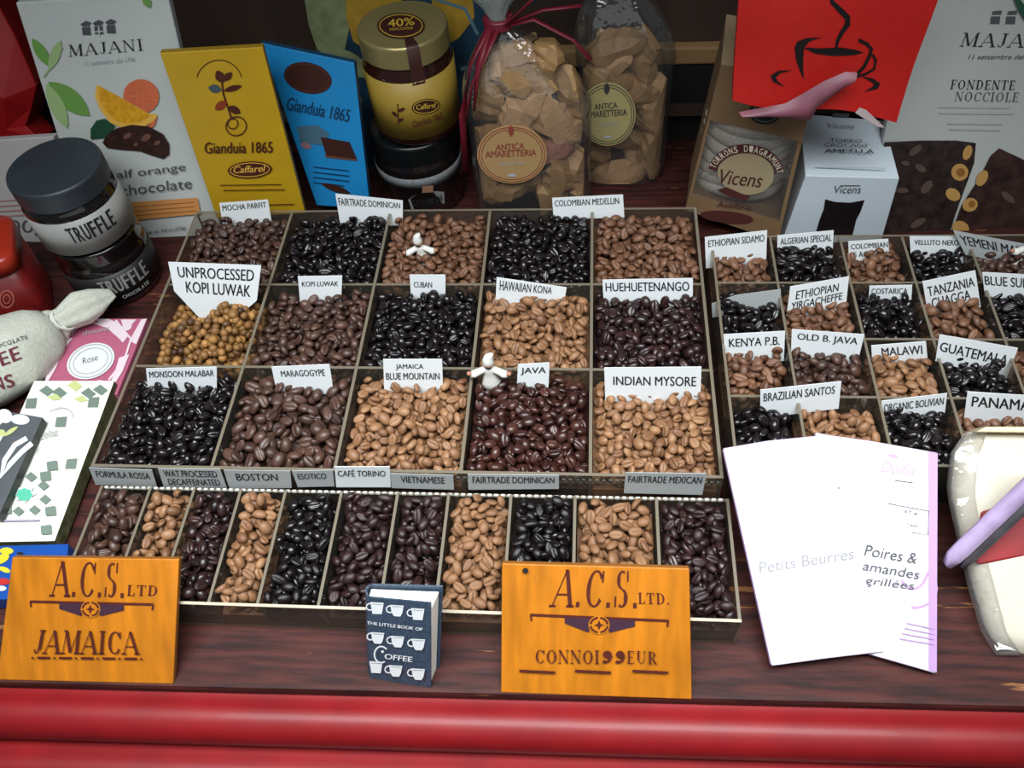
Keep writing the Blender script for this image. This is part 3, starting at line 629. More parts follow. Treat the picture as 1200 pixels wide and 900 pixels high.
a.glyphs(serif('JAMAICA', .06, .95), [Vector(p) for p in ((40, 765), (165, 766), (164, 739), (46, 737))], MAR)
for i in range(5): a.line([(45+25.5*i, 769.6+.2*i), (60+25.5*i, 769.7+.2*i)], 2.6, MAR)
for i in range(6): a.ell(40+25.4*i, 769.5+.2*i, 1.5, 1.3, MAR, n=8)
a.obj(o, 'lettering')
o, a = sign('orange wooden sign reading A.C.S. LTD CONNOISSEUR', [(588, 660), (808, 666), (811, 820), (587, 812)], '', '', (0.2, -0.5035, 0.0605))
a.glyphs(serif('A.C.S.', .07, 1.0), [Vector(p) for p in ((643, 711), (746, 713), (746, 668), (652, 667))], MAR)
a.glyphs(serif('LTD.', .1, 1.0), [Vector(p) for p in ((748, 707), (784, 708), (783, 695), (748, 694))], MAR)
emblem(a, 622, 720, 783, 727, 702, 731.5, 1.0)
a.glyphs(serif('CONNOI', .05, .95), [Vector(p) for p in ((628, 776), (702, 777), (702, 761), (628, 760))], MAR)
for x in (711.5, 726.5):
    a.ell(x, 765.5, 4.8, 4.4, MAR, n=16); a.line([(x+3.4, 763.5), (x+4.4, 768), (x+2.5, 772.5), (x-2, 775)], [2.5, 3.4, 3.4, 2.4], MAR); a.ell(x-3.2, 774, 2.3, 2.0, MAR, n=12)
a.glyphs(serif('EUR', .1, .95), [Vector(p) for p in ((735, 776), (770, 777), (770, 762), (735, 761))], MAR)
for x in (609, 674, 741): a.line([(x, 784.2), (x+42, 786.3)], 3.0, MAR)
a.ell(616, 667, 3.5, 3.2, BLK, n=12)
a.obj(o, 'lettering')
# ------------------------------------------------------------------ little book of coffee
NAVY = mat('book navy speckled', '39485a', 0.4, var=0.75, scale=900)
c0 = PZ(433, 794, 0.0004); c1 = PZ(505, 806, 0.0004); c2 = PZ(514, 788, 0.0004)
bt = 0.0016; ex = (c1-c0).normalized(); ez = Vector((0, 0, 1))
leanb = (Vector((0, 1, 0))*0.34 + ez*0.94).normalized()
nrm = ex.cross(leanb).normalized(); nrm = nrm if nrm.y < 0 else -nrm
plb = Plane(c0, n=nrm)
tl, tr = plb(430, 700), plb(505, 707)
book = thing('little_book', 'small open book standing on the ledge, navy cover with white cups', 'book', c0)
obj('front_cover', MB().prism([c0, c1, tr, tl], nrm*-bt), NAVY, book)
d2 = (c2-c0); th = 0.020; back = Vector((-ex.y, ex.x, 0)).normalized()
bb0 = c0 + back*th*0.55; bb1 = c2 + back*0.004; H = tl-c0
d = H*1.0
obj('back_cover', MB().prism([bb0, bb1, bb1+d, bb0+d], back*bt), NAVY, book)
rows = [[c0 + back*(0.0016+(th*0.55)*s) - ex*(0.0035*math.sin(math.pi*s)) + d*h for s in np.linspace(0, 1, 9)] for h in (0, 1)]
inner = [[p + ex*0.0016 for p in r] for r in rows]
mb = MB(); mb.grid(rows); mb.grid(inner); mb.grid([rows[1], inner[1]]); obj('spine', mb, NAVY, book)
mb = MB(); n1 = c0 + (c1-c0)*0.97; n2 = bb0 + (bb1-bb0)*0.96
for k in range(7):
    s0 = 0.08+k*0.118
    p0 = c0.lerp(bb0, s0+0.02)+ex*0.001; p1 = n1.lerp(n2, s0)
    q0 = c0.lerp(bb0, s0+0.10)+ex*0.001; q1 = n1.lerp(n2, s0+0.10)
    mb.prism([p0+d*0.015, p1+d*0.015, q1+d*0.015, q0+d*0.015], d*0.955)
obj('page_block', mb, mat('book pages', 'e9e6da', 0.7), book)
a = Art(plb)
def cup(a, x, y, s, m, kind=0, handle=True):
    w = 8.5*s
    a.poly([(x-w, y-7*s), (x+w, y-6*s), (x+w*0.78, y+4*s), (x+w*0.5, y+8*s), (x-w*0.45, y+7.5*s), (x-w*0.8, y+3*s)] if kind == 0 else [(x-w, y-7.5*s), (x+w, y-6.5*s), (x+w*.7, y+8*s), (x-w*.7, y+7.5*s)], m)
    if handle: a.ring(x-w*1.05, y-1.5*s, 4.5*s, 4.2*s, 1.6*s, m, n=18)
    a.line([(x-w*.75, y-5.2*s), (x+w*.8, y-4.4*s)], 1.0*s, PALEINK)
CUPS = [(441, 712, 1, 1), (464.5, 714.5, 0, 1), (489, 718.5, 1, 1), (442, 746, 0, 1), (465.5, 750, 0, 1), (490, 753, 0, 1), (440.5, 779.5, 1, 0), (463.5, 783.5, 0, 1), (490, 787, 0, 1)]
for x, y, k, h in CUPS: cup(a, x+1, y, 0.92, WHITE, k, h)
a.text('THE LITTLE BOOK OF', (431, 728.5), (496, 736.5), 3.6, WHITE, .02)
a.text('OFFEE', (451.5, 769), (484, 773), 6.2, WHITE, .02)
a.ring(448, 764, 8, 9.5, 1.8, WHITE, a0=60, a1=320, n=18); a.ell(449.5, 760.5, 1.7, 1.7, WHITE, n=8)
a.obj(book)
# ------------------------------------------------------------------ white and lilac chocolate bars in front of the right tray
FILM = mat('glossy white wrapper', 'd8d3dd', 0.22, var=0.05, scale=20, bump=0.1, coat=0.3)
LIL = mat('lilac print', 'ab84b6', 0.4); LILS = mat('lilac wrapper edge', 'a98bb4', 0.3)
rim = (0.36, -0.357, 0.0735)
b0, b1 = PZ(903, 781, 0.004), PZ(1037, 765, 0.004)
plf = plane_through(PZ(903, 781, .016), PZ(1037, 765, .016), (0.37, -0.357, 0.093)); plk = plane_through(PZ(1000, 775, 0.008), PZ(1098, 790, 0.008), (0.45, -0.357, 0.0845))
o, a = pack('chocolate_bar', 'lilac and white chocolate bar reading Poires amandes, behind another bar', 'chocolate bar', plk, [(955, 506), (970, 509), (1020, 516), (1099, 530), (1098, 790), (1000, 762), (960, 640)], 0.007, FILM, LILS, 0.002, 'wrapped chocolate bars against the right tray')
a.poly([(1088, 529), (1098.5, 531), (1097.5, 788), (1088, 785)], LIL)
a.ring(1072, 690, 25, 22, 3, LIL, a0=-50, a1=100); a.ring(1070, 660, 18, 30, 3, LIL, a0=20, a1=140)
a.text('Dolfin', (1032, 553), (1070, 559), 13, LIL, 0, .3); a.leaf(1040, 533, 1053, 536, 5, LIL); a.line([(1048, 563), (1070, 566)], 1, INKG)
a.line([(1040, 590), (1088, 599), (1087, 627), (1068, 624)], 0.8, INKG); a.text('AT', (1058, 601), (1068, 603), 4, INKG); a.line([(1071, 602), (1075, 602.5)], 1.5, INKG); a.text('DARK', (1062, 617), (1076, 619), 4, INKG)
a.text('Poires &', (1012, 651), (1073, 661), 13, INKG, 0, .12); a.text('amandes', (1010, 668), (1076, 679), 11, INKG, 0, .12); a.text('grillées', (1012, 687), (1070, 694), 12, INKG, 0, .12)
for k in range(4): a.line([(1062-3*k, 730+6*k), (1094, 737+6*k)], 1.2, LIL)
a.obj(o)
o, a = pack('chocolate_bar', 'white chocolate bar reading Petits Beurres, leaning in front of a lilac one', 'chocolate bar', plf, [(847, 525), (900, 516), (970, 509), (1005, 640), (1038, 764), (970, 772), (904, 781)], 0.006, FILM, LILS, 0.002, 'wrapped chocolate bars against the right tray')
a.text('Petits Beurres', (890, 672), (1001, 655), 13, mat('ink soft grey', '8f8f92', .6), 0, .12); a.line([(952, 707), (960, 705)], 1, PALEINK)
a.ell(982.5, 572, 1, 1, INK, n=8)
a.obj(o)
# ------------------------------------------------------------------ pouch of biscuits and lilac bar at the right edge
POUCH = mat('cream cellophane wrap', 'd2cab8', 0.25, var=0.07, scale=30, bump=0.6, coat=0.5)
REDB = mat('red paper band', '84141a', 0.55, var=0.2, scale=25)
plp = plane_through(PZ(1150, 750, 0.012), PZ(1240, 775, 0.012), (0.56, -0.357, 0.105))
po = thing('wrapped_packet', 'cream wrapped packet with a red band at the right edge', 'packet', PZ(1180, 760, 0))
def soft(pl, left, right, t, m, n=26, bulge=0.012, rnd=0.18):
    """pillow between two outlines (pixel lists) on plane pl"""
    rows = []; L = left; R = right
    def at(lst, s):
        k = s*(len(lst)-1); i = min(int(k), len(lst)-2); f = k-i
        return Vector(lst[i])*(1-f)+Vector(lst[i+1])*f
    for j in range(n):
        s = j/(n-1); p, q = at(L, s), at(R, s); A, B = pl(*p), pl(*q); ring = []
        e = max(0.12, (1-abs(2*s-1)**6))
        for k in range(20):
            w = 2*math.pi*k/20; cx, cz = math.cos(w), math.sin(w)
            cx = math.copysign(abs(cx)**0.5, cx); cz = math.copysign(abs(cz)**0.7, cz)
            pt = A.lerp(B, 0.5+0.5*cx); wr = noise.noise(pt*45)*0.003
            ring.append(pt - pl.n*t/2 + pl.n*((t/2)*cz*e + wr*e))
        rows.append(ring)
    return MB().grid(rows, m, True, True, True)
obj('packet_body', soft(plp, [(1140, 505), (1122, 530), (1119, 575), (1132, 640), (1146, 690), (1160, 738), (1176, 764)], [(1290, 508), (1290, 560), (1290, 620), (1290, 680), (1290, 730), (1290, 770), (1290, 800)], 0.034, 0), POUCH, po)
obj('cellophane_margin', soft(plp, [(1134, 505), (1115, 532), (1112, 576), (1126, 642), (1138, 692), (1151, 740), (1170, 770)], [(1160, 505), (1150, 532), (1146, 576), (1156, 642), (1170, 692), (1182, 740), (1200, 770)], 0.014, 0), CELLO, po)
mb = MB(); pts = [plp(x, y, 0.0012) for x, y in ((1140, 655), (1150, 600), (1290, 540), (1290, 655), (1200, 652), (1147, 662))]; mb.prism(pts, plp.n*-0.036)
obj('red_band', mb, REDB, po, bevel=0.002)
mb = MB(); mb.prism([plp(x, y, 0.001) for x, y in ((1144, 506), (1155, 500), (1290, 500), (1290, 508))], plp.n*-0.034); obj('cream_flap', mb, mat('cream flap', 'd9cba4', 0.5), po, bevel=0.001)
# lilac bar standing on its long edge across the packet
A0, A1 = PZ(1109, 660, 0.050), PZ(1235, 540, 0.150)
ax = (A1-A0).normalized(); side = ax.cross(Vector((0.2, -0.6, 0.75))).normalized(); up = side.cross(ax).normalized()
bar = thing('chocolate_bar', 'lilac chocolate bar seen edge-on across the cream packet', 'chocolate bar', (A0.x, A0.y, max(0, A0.z-0.01)), 'wrapped chocolate bars against the right tray')
def slab_along(p, w, t0, t1, m, taper=True):
    mb = MB(); rows = []
    for s in np.linspace(0, 1, 14):
        c = p + (A1-A0)*s; k = min(1, (s+0.02)*9)**0.5 if taper else 1
        rows.append([c + side*(w/2*k*x) + up*(t0+(t1-t0)*z) for x, z in ((-1, 0.25), (-0.7, 0), (0.7, 0), (1, 0.25), (1, 0.75), (0.7, 1), (-0.7, 1), (-1, 0.75))])
    return mb.grid(rows, 0, True, True, True)
obj('lilac_wrapper', slab_along(A0, 0.0145, -0.004, 0.006, 0), mat('lilac foil', 'b9a3c9', 0.22, var=0.25, scale=30, coat=0.5), bar)
sg = 1 if project(A0+side*.01)[1] > project(A0)[1] else -1
mb = slab_along(A0+side*(sg*.0125)+ax*.004-up*0.002, 0.010, -0.004, 0.005, 0); obj('dark_edge', mb, mat('dark grey foil', '4b474c', 0.3, var=0.3, scale=50), bar)
# ------------------------------------------------------------------ bars and bag on the left
PKB = mat('pink print', 'b5607c', 0.4); PINKM = mat('pink white print', 'e6d3da', 0.4)
plz = Plane((0, 0, 0.0165), n=(0, 0, 1))
o, a = pack('chocolate_bar', 'pink and white patterned bar lying beside the tray', 'chocolate bar', plz, [(78, 373), (173, 373), (137, 462), (46, 470)], 0.016, PKB, PKB, 0.001, 'patterned chocolate bars on the left')
a.poly([(80, 374), (100, 374), (86, 392), (66, 404)], PINKM); a.poly([(112, 374), (128, 374), (140, 380), (150, 395), (144, 402), (130, 386), (116, 380)], PINKM)
a.poly([(142, 375), (160, 375), (152, 384), (144, 382)], PINKM); a.ell(149, 384, 6, 4, PINKM, -20); a.poly([(166, 375), (172.5, 374), (160, 404), (152, 400)], PINKM)
a.poly([(62, 412), (78, 398), (86, 396), (74, 412), (66, 432), (58, 446), (52, 452)], PINKM); a.poly([(140, 420), (152, 416), (144, 436), (134, 452), (126, 456), (134, 440)], PINKM)
a.poly([(92, 452), (118, 446), (128, 450), (112, 462), (84, 465)], PINKM); a.line([(136, 376), (154, 398), (146, 424), (128, 446)], 2.5, PINKM); a.line([(100, 376), (126, 384), (142, 398)], 2, PINKM)
a.ell(107, 424, 29, 20, WHITE, -22); a.ring(107, 424, 26, 18, 1.2, PALEINK, -22); a.ring(107, 424, 21, 14, 1.0, PALEINK, -22)
a.text('Rose', (98, 428), (116, 423), 7, INKG, 0, .2); a.text('chocolat', (98, 394), (130, 388), 5, PALEINK, 0, .2)
a.obj(o)
GRN = mat('tile green grey', '76857a', 0.4); YEL = mat('tile pale olive', 'c9cf8e', 0.4); TEAL = mat('tile teal', '5cc0a0', 0.4); SIDE = mat('tile bar side', '5a5c3e', 0.5, var=0.5, scale=120)
plt = Plane((-0.40, -0.33, 0.0235), n=(0, -0.02, 1))
o, a = pack('chocolate_bar', 'long white bar with grey-green tile pattern and teal star beside the tray', 'chocolate bar', plt, [(40, 446), (134, 446), (64, 634), (-46, 636)], 0.0185, mat('tile bar card', 'eef0e4', 0.35), SIDE, 0.0008, 'patterned chocolate bars on the left')
def star(cx, cy, r, m, k=0.75, n=8, sy=0.8):
    a.poly([(cx+(r if i % 2 == 0 else r*k)*math.cos(math.pi*i/n), cy+sy*(r if i % 2 == 0 else r*k)*math.sin(math.pi*i/n)) for i in range(2*n)], m)
for x, y in ((55, 458), (88, 452), (118, 457), (70, 460), (104, 461)): a.poly([(x-9, y), (x, y-6), (x+9, y+1), (x+1, y+7)], GRN if x != 88 else YEL)
for x, y in ((64, 466), (95, 468)): a.poly([(x-8, y), (x+2, y-4), (x+9, y+2), (x-1, y+4)], YEL)
for x, y in ((37, 473), (110, 472), (84, 544), (72, 495)): a.poly([(x-5, y-5), (x+7, y-6), (x+5, y+6), (x-7, y+6)], GRN)
for i in range(8):
    an = math.pi*2*i/8+0.3; x, y = 30+25*math.cos(an), 580+21*math.sin(an); a.poly([(x-7, y), (x, y-6), (x+7, y), (x, y+6)], GRN)
star(30, 580, 15, WHITE, .6); star(30, 581, 10, TEAL, .85)
for x, y in ((54, 559), (60, 600), (8, 598), (55, 622), (62, 547)): a.poly([(x-6, y-4), (x+6, y-6), (x+7, y+5), (x-5, y+6)], GRN)
a.line([(0, 612), (48, 611)], 2, mat('mauve line', 'a9a0b6', .5)); a.ring(70, 492, 17, 12, 0.8, PALEINK, -15, a0=-120, a1=20)
a.text('chocolat', (32, 520), (70, 512), 9, PALEINK, 0, .2)
a.obj(o)
DKB = mat('dark slate bar', '5a5e62', 0.35, var=0.1)
pld = Plane((-0.44, -0.37, 0.037), n=(0.03, -0.02, 1))
o, a = pack('chocolate_bar', 'dark grey bar with white swirls on top of the tile-patterned bar', 'chocolate bar', pld, [(-60, 470), (50, 489), (-2, 606), (-110, 590)], 0.0115, DKB, mat('dark bar side', '2c2d2c', .5, var=.4, scale=90), 0.0008, 'patterned chocolate bars on the left')
a.ell(24, 492, 11, 6, WHITE, 5); a.ell(6, 488, 8, 9, WHITE, -60); a.leaf(-2, 500, 6, 480, 8, WHITE); a.leaf(4, 512, 22, 500, 5, YEL)
a.line([(32, 514), (18, 522), (6, 540), (2, 560), (12, 545), (26, 530), (38, 520)], 6, WHITE); a.line([(4, 508), (-8, 530), (-20, 540)], 4, WHITE); a.ell(2, 508, 5, 4, YEL)
a.obj(o)
BLUEP = mat('royal blue pack', '164a9c', 0.35)
plb2 = plane_through(PZ(-10, 668, 0.001), PZ(84, 664, 0.001), PZ(40, 637, 0.022))
o, a = pack('sweet_pack', 'blue pack with yellow and red print behind the JAMAICA sign', 'pack', Plane((0, 0, 0.022), n=(0, 0, 1)), [(-30, 640), (80, 637), (78, 660), (60, 700), (-40, 704)], 0.0205, BLUEP, BLUEP, 0.001)
YL = mat('print yellow', 'd8c52f', 0.4); RD = mat('print red', 'b52a2a', 0.4)
a.ell(8, 646, 8, 4, YL); a.ell(3, 655, 9, 5, YL, -30); a.ell(6, 668, 7, 3, YL, 20); a.ell(4, 682, 8, 4, RD); a.ell(2, 690, 6, 3, WHITE); a.ell(24, 649, 4, 1.5, BLK)
a.obj(o)
# muslin bag of coffee beans
MUS = mat('cream muslin', 'c6c8ba', 0.9, var=0.08, scale=240, bump=0.35)
path = [(-95, 470, .055, .030), (-60, 452, .060, .038), (-20, 432, .060, .046), (20, 412, .052, .046), (48, 394, .036, .038), (64, 382, .020, .022), (72, 376, .012, .014), (80, 371, .016, .016), (96, 361, .022, .020), (112, 353, .019, .015), (124, 347, .013, .009), (131, 343, .010, .004)]
mb = MB(); rows = []; cen = [PZ(x, y, 0.030+h*0.15+(0.012 if i > 5 else 0)) for i, (x, y, w, h) in enumerate(path)]
def spl(lst, s):
    k = s*(len(lst)-1); i = min(int(k), len(lst)-2); f = k-i; f = f*f*(3-2*f)*0.4+f*0.6; return lst[i]*(1-f)+lst[i+1]*f
for s in np.linspace(0, 1, 44):
    c = spl(cen, s); w = spl([p[2] for p in path], s); h = spl([p[3] for p in path], s); t = (spl(cen, min(1, s+.02))-spl(cen, max(0, s-.02))).normalized(); sd = t.cross(Vector((0, 0, 1))).normalized(); u = sd.cross(t)
    ring = []
    for k in range(28):
        an = 2*math.pi*k/28; pl_ = 1 + (0.10*math.sin(an*6+s*3) if 0.42 < s else 0.03*math.sin(an*5+s*11))
        pt = c + sd*(w*0.86*pl_*math.cos(an)) + u*(h*pl_*math.sin(an)); pt.z = max(pt.z, 0.0008); ring.append(pt)
    rows.append(ring)
mb.grid(rows, 0, True, True, True)
bag = thing('muslin_bag', 'cream cloth bag tied at the neck, printed COFFEE BEANS', 'bag', (cen[3].x, cen[3].y, 0))
bv = mb.bvh(); obj('cloth_sack', mb, MUS, bag)
nk = cen[6]; t = (cen[7]-cen[5]).normalized(); sd = t.cross(Vector((0, 0, 1))).normalized(); u = sd.cross(t)
m2 = MB(); m2.tube([nk + sd*(.0125*math.cos(k*.45)) + u*(.0145*math.sin(k*.45)) + t*(0.0012*k/7) for k in range(29)], 0.0014, 6)
m2.tube([nk+u*.014, nk+u*.022-t*.006+sd*.008, nk+u*.02-t*.016+sd*.016, nk+u*.008-t*.022+sd*.02], 0.0012, 6); obj('tie_cord', m2, mat('white cord', 'd8d8cf', .8), bag)
def drape(b, fallback):
    def f(x, y, off=0):
        d = ray(x, y).normalized(); h = b.ray_cast(CAM, d)
        return (h[0] + h[1]*(off+0.0004)*(1 if h[1].dot(d) < 0 else -1)) if h[0] else fallback(x, y, off)
    return f
a = Art(drape(bv, Plane((0, 0, 0.07), n=(0, 0, 1))))
MRN = mat('maroon print', '6a2a36', 0.8)
for i, ch in enumerate('COFFEE'): a.text(ch, (-50+13*i, 449-5*i), (-39.5+13*i, 445-5*i), 15.5, MRN, .03)
for i, ch in enumerate('BEANS'): a.text(ch, (-42+12.5*i, 470-3.8*i), (-32+12.5*i, 466.5-3.8*i), 15, MRN, .03)
a.text('CHOCOLATE', (-14, 412), (32, 397), 4.5, INKG)
a.obj(bag, 'lettering')
# red tin
TIN = mat('red tin paint', '6a1414', 0.35, var=0.25, scale=60); TLID = mat('orange red lid', 'a32c1a', 0.3)
tb = PZ(62, 345, 0.0); hz = 0.105; Rz = Matrix.Rotation(math.radians(24), 3, 'Z'); ctr = tb + Rz @ Vector((-0.050, -0.002, 0))
tin = thing('red_tin', 'red rounded tin with orange-red lid at the left edge', 'tin', (ctr.x, ctr.y, 0.0))
def rrect(w, d, r, z, c):
    pts = []
    for sx, sy, a0 in ((1, 1, 0), (-1, 1, 90), (-1, -1, 180), (1, -1, 270)):
        for k in range(6):
            an = math.radians(a0+18*k); pts.append(Vector((c.x, c.y, 0)) + Rz @ Vector((sx*(w/2-r)+r*math.cos(an), sy*(d/2-r)+r*math.sin(an), 0)) + Vector((0, 0, z)))
    return pts
mb = MB(); mb.grid([rrect(.1, .086, .016, z, ctr) for z in (0.0005, 0.004, hz-0.02)], 0, True, True, True); obj('tin_body', mb, TIN, tin)
mb = MB(); mb.grid([rrect(.104, .09, .018, z, ctr) for z in (hz-0.022, hz-0.004)] + [rrect(.098, .084, .016, hz, ctr), rrect(.06, .05, .01, hz, ctr)], 0, True, True, True); obj('tin_lid', mb, TLID, tin)
fp = Rz @ Vector((0, -0.0434, 0)); ptin = Plane(ctr+fp, n=Rz @ Vector((0, -1, 0)))
a = Art(ptin); pf = mat('pale red print', 'c46a5c', 0.5)
def p2(dx, z): return project(ctr+fp+(Rz @ Vector((dx, 0, 0)))+Vector((0, 0, z)))
x, y = p2(0.018, .05); a.ring(x, y, 8, 10, 2, pf); a.ring(x, y, 4, 5, 1.5, pf); x, y = p2(-.02, .03); a.ring(x, y, 8, 9, 2, mat('gold red print', 'a0502e', .5)); a.obj(tin)
obj('small_dark_box', MB().box(-0.47, 0.0, 0.0003, -0.43, 0.05, 0.03), mat('blue black card', '14171d', 0.4), bevel=0.001)
tag(bpy.data.objects['small_dark_box'], 'small blue-black box behind the red tin', 'box')
# ------------------------------------------------------------------ jars
def jar_art(c, r, z0, z1):
    """hit function on a cylinder of radius r standing at c"""
    def f(x, y, off=0):
        d = ray(x, y); ox, oy = CAM.x-c[0], CAM.y-c[1]; R = r+off
        A = d.x*d.x+d.y*d.y; B = 2*(ox*d.x+oy*d.y); C = ox*ox+oy*oy-R*R; D = B*B-4*A*C
        t = (-B-math.sqrt(D))/(2*A) if D > 0 else -B/(2*A); return CAM+d*t
    return f
def jarpix(c, r, a, z):     # pixel of a point on the jar, angle a (deg) from the side facing the camera
    f = math.atan2(CAM.y-c[1], CAM.x-c[0]); t = f+math.radians(a); return project((c[0]+r*math.cos(t), c[1]+r*math.sin(t), z))
def jar(label, c, r, z0, h, lid_h, glass, lidm, labm, l0, l1, group):
    o = thing('glass_jar', label, 'jar', (c[0], c[1], z0), group)
    hb = h-lid_h; prof = [(r*.3, 0.0006), (r*.93, 0.0008), (r, .006), (r, hb*.82), (r*.97, hb*.92), (r*.90, hb*1.0), (r*.90, hb+lid_h*.5)]
    obj('jar_body', MB().lathe((c[0], c[1], z0), prof, 44), glass, o)
    rl = r*0.97; obj('jar_lid', MB().lathe((c[0], c[1], z0), [(rl*.98, hb), (rl, hb+.0006), (rl, hb+.001), (rl, hb+lid_h-.004), (rl, hb+lid_h-.0034), (rl-.0008, hb+lid_h-.001), (rl-.0026, hb+lid_h), (rl-.0032, hb+lid_h), (rl-.0045, hb+lid_h-.0006), (rl-.006, hb+lid_h-.0006), (rl*.5, hb+lid_h-.0005), (.0005, hb+lid_h-.0005)], 44), lidm, o)
    if labm: obj('jar_label', MB().lathe((c[0], c[1], z0), [(r+.0003, h*l0), (r+.0006, h*l0), (r+.0006, h*l1), (r+.0003, h*l1)], 44, cap=False), labm, o)
    return o
DGL = mat('dark jar glass', '140f0f', 0.12, coat=0.6); BLID = mat('grey black lid', '2a3138', 0.45, var=0.12, scale=30); SILV = mat('silver grey label', '93938f', 0.5)
TC = (-0.418, -0.048); TR = 0.0545
def jar_word(o, c, r, z, h, a0, a1, body, m, fam=None, bold=0.03, name='lettering'):
    art = Art(jar_art(c, r+.0006, 0, 0)); n = len(body)
    for i, ch in enumerate(body):
        if ch == ' ': continue
        s0, s1 = a0+(a1-a0)*(i+.06)/n, a0+(a1-a0)*(i+.92)/n
        art.glyphs(sans(ch, bold), [Vector(jarpix(c, r, s, zz)) for s, zz in ((s0, z), (s1, z), (s1, z+h), (s0, z+h))], m)
    return art
j = jar('black jar labelled TRUFFLE, lower of the two stacked jars', TC, TR, 0, 0.088, .020, DGL, DGL, mat('black label', '1c1b1c', .45), .12, .62, 'stacked truffle jars')
art = jar_word(j, TC, TR, .026, .022, -30, 38, 'TRUFFLE', SILV, bold=.05)
art2 = jar_word(j, TC, TR, .014, .005, -10, 30, 'CHOCOLATE', PALEINK); art.mb.add(art2.mb.v, art2.mb.f, art.mi(PALEINK)); art.obj(j, 'lettering')
j = jar('jar with grey lid and silver TRUFFLE label, upper of the two stacked', TC, TR, 0.0885, 0.092, .026, DGL, BLID, SILV, .06, .58, 'stacked truffle jars')
art = jar_word(j, TC, TR, .112, .022, -28, 32, 'TRUFFLE', INK, bold=.05); art.obj(j, 'lettering')
GC = (-0.043, 0.1154); GR = 0.052
GC0 = GC; BRG = mat('chocolate spread glass', '2c1410', 0.12, coat=0.6); GLD = mat('brass lid', 'a59765', 0.3, metal=0.55); YLB = mat('mustard label', '9c8030', 0.5)
j = jar('dark jar with black lid, under the gold-lidded jar', GC, .056, 0, 0.112, .028, DGL, mat('black lid', '101314', .25), None, 0, 0, 'stacked spread jars')
obj('jar_label', MB().lathe((GC[0], GC[1], 0), [(.0563, .052), (.0566, .052), (.0566, .067), (.0563, .067)], 44, cap=False), mat('speckled grey band', '6c6e70', .6, var=.5, scale=500), j)
GR = .056; art = Art(jar_art(GC, GR+.0006, 0, 0)); Z = mat('faded label', '7c7e7c', .6)
q = [jarpix(GC, GR, s, z) for s, z in ((-22, .018), (24, .018), (26, .036), (14, .043), (-16, .041), (-24, .034))]; art.poly(q, Z)
w = jar_word(j, GC, GR, .024, .010, -20, 22, 'SPANISH', INK); art.mb.add(w.mb.v, w.mb.f, art.mi(INK)); x, y = jarpix(GC, GR, 4, .050); art.poly([(x-6, y-3), (x+7, y-4), (x+7, y+4), (x-6, y+5)], mat('copper mark', '8a6650', .5)); art.obj(j)
GC = (-0.034, 0.1154); GR = .0535
j = jar('chocolate spread jar with gold lid and mustard label, on a dark jar', GC, GR, 0.1125, 0.132, .027, BRG, GLD, YLB, .10, .68, 'stacked spread jars')
zt = 0.1125+.132+.0004; top = Plane((0, 0, zt), n=(0, 0, 1)); art = Art(top)
x, y = project((GC[0], GC[1]-.006, zt)); STK = mat('brown sticker', '3b1c16', .5)
art.ell(x, y, 28, 15, STK); art.ring(x, y, 25, 13, 1, GOLDINK); art.text('40%', (x-15, y+2), (x+16, y-1), 9, GOLDINK, .012); art.text('NOCCIOLE', (x-13, y+6), (x+14, y+4), 3, GOLDINK)
ja = jar_art(GC, GR, 0, 0); art.obj(j, 'lid_sticker')
st = MB(); rows = []
fdir = math.atan2(CAM.y-GC[1], CAM.x-GC[0]) + math.radians(8)
for ang in (-8, -3, 3, 8):
    t = fdir+math.radians(ang); rr = lambda r: Vector((GC[0]+r*math.cos(t), GC[1]+r*math.sin(t), 0))
    rows.append([rr(r)+Vector((0, 0, z)) for r, z in ((.016, zt+.0001), (GR*.97-.004, zt+.0001), (GR*.97-.0028, zt+.0006), (GR*.97+.0005, zt-.002), (GR*.97+.0006, zt-.026), (GR+.0008, zt-.046))])
st.grid(rows); obj('seal_strip', st, STK, j, fixn=False)
art = Art(jar_art(GC, GR+.0006, 0, 0)); x, y = jarpix(GC, GR, 12, .168); art.ell(x, y, 17, 9, STK, -8); art.ring(x, y, 15, 7.5, .8, GOLDINK, -8); art.text('Caffarel', (x-11, y+4), (x+12, y+1), 6, GOLDINK, .02, .2)
p = [jarpix(GC, GR, s, .142) for s in (-8, 34)]; art.text('Gianduia 1865', p[0], p[1], 8, BROWN, .01)
x, y = jarpix(GC, GR, -26, .16); art.line([(x, y-13), (x+1, y+12)], 1.2, BROWN); art.leaf(x, y-4, x+9, y-8, 4, BROWN); art.leaf(x, y+2, x-7, y-4, 4, BROWN); art.leaf(x, y+8, x+7, y+4, 4, BROWN)
art.obj(j)
# ------------------------------------------------------------------ cartons at the back, left
MAJ = mat('off white carton', 'c2c7c3', 0.5, var=0.04, scale=10); GREEN = mat('print leaf green', '6c9a4a', 0.5); GREENL = mat('print pale green', '9bb77c', 0.5); DGREEN = mat('print dark green', '1f4a36', 0.5)
ORA = mat('print orange', 'd8772f', 0.5); PEEL = mat('print peel', 'e3b04a', 0.5); FLESH = mat('print orange flesh', 'd69a1f', 0.5, var=.2, scale=200); CORAL = mat('print coral', 'cf6a45', .5, var=.15, scale=300); BAND = mat('orange band', 'cf8f52', .5)
pl = Plane((-0.3, 0.034, 0.0), 9, 3)
o, a = pack('chocolate_carton', 'white carton with orange slice print reading MAJANI half orange chocolate', 'carton', pl, [(18, 3), (196, -8), (262, 280), (108, 289)], 0.012, MAJ, None, 0.0015, 'white chocolate cartons')
for k in range(3):
    x, y = 101+14.5*k, 33-1.2*k; a.poly([(x-5, y-1), (x+5, y-2), (x+6, y+8), (x-4, y+8)], INKG); a.poly([(x-6.5, y-5), (x, y-9), (x+6.5, y-6.5), (x+4, y-3), (x-4, y-2)], INKG)
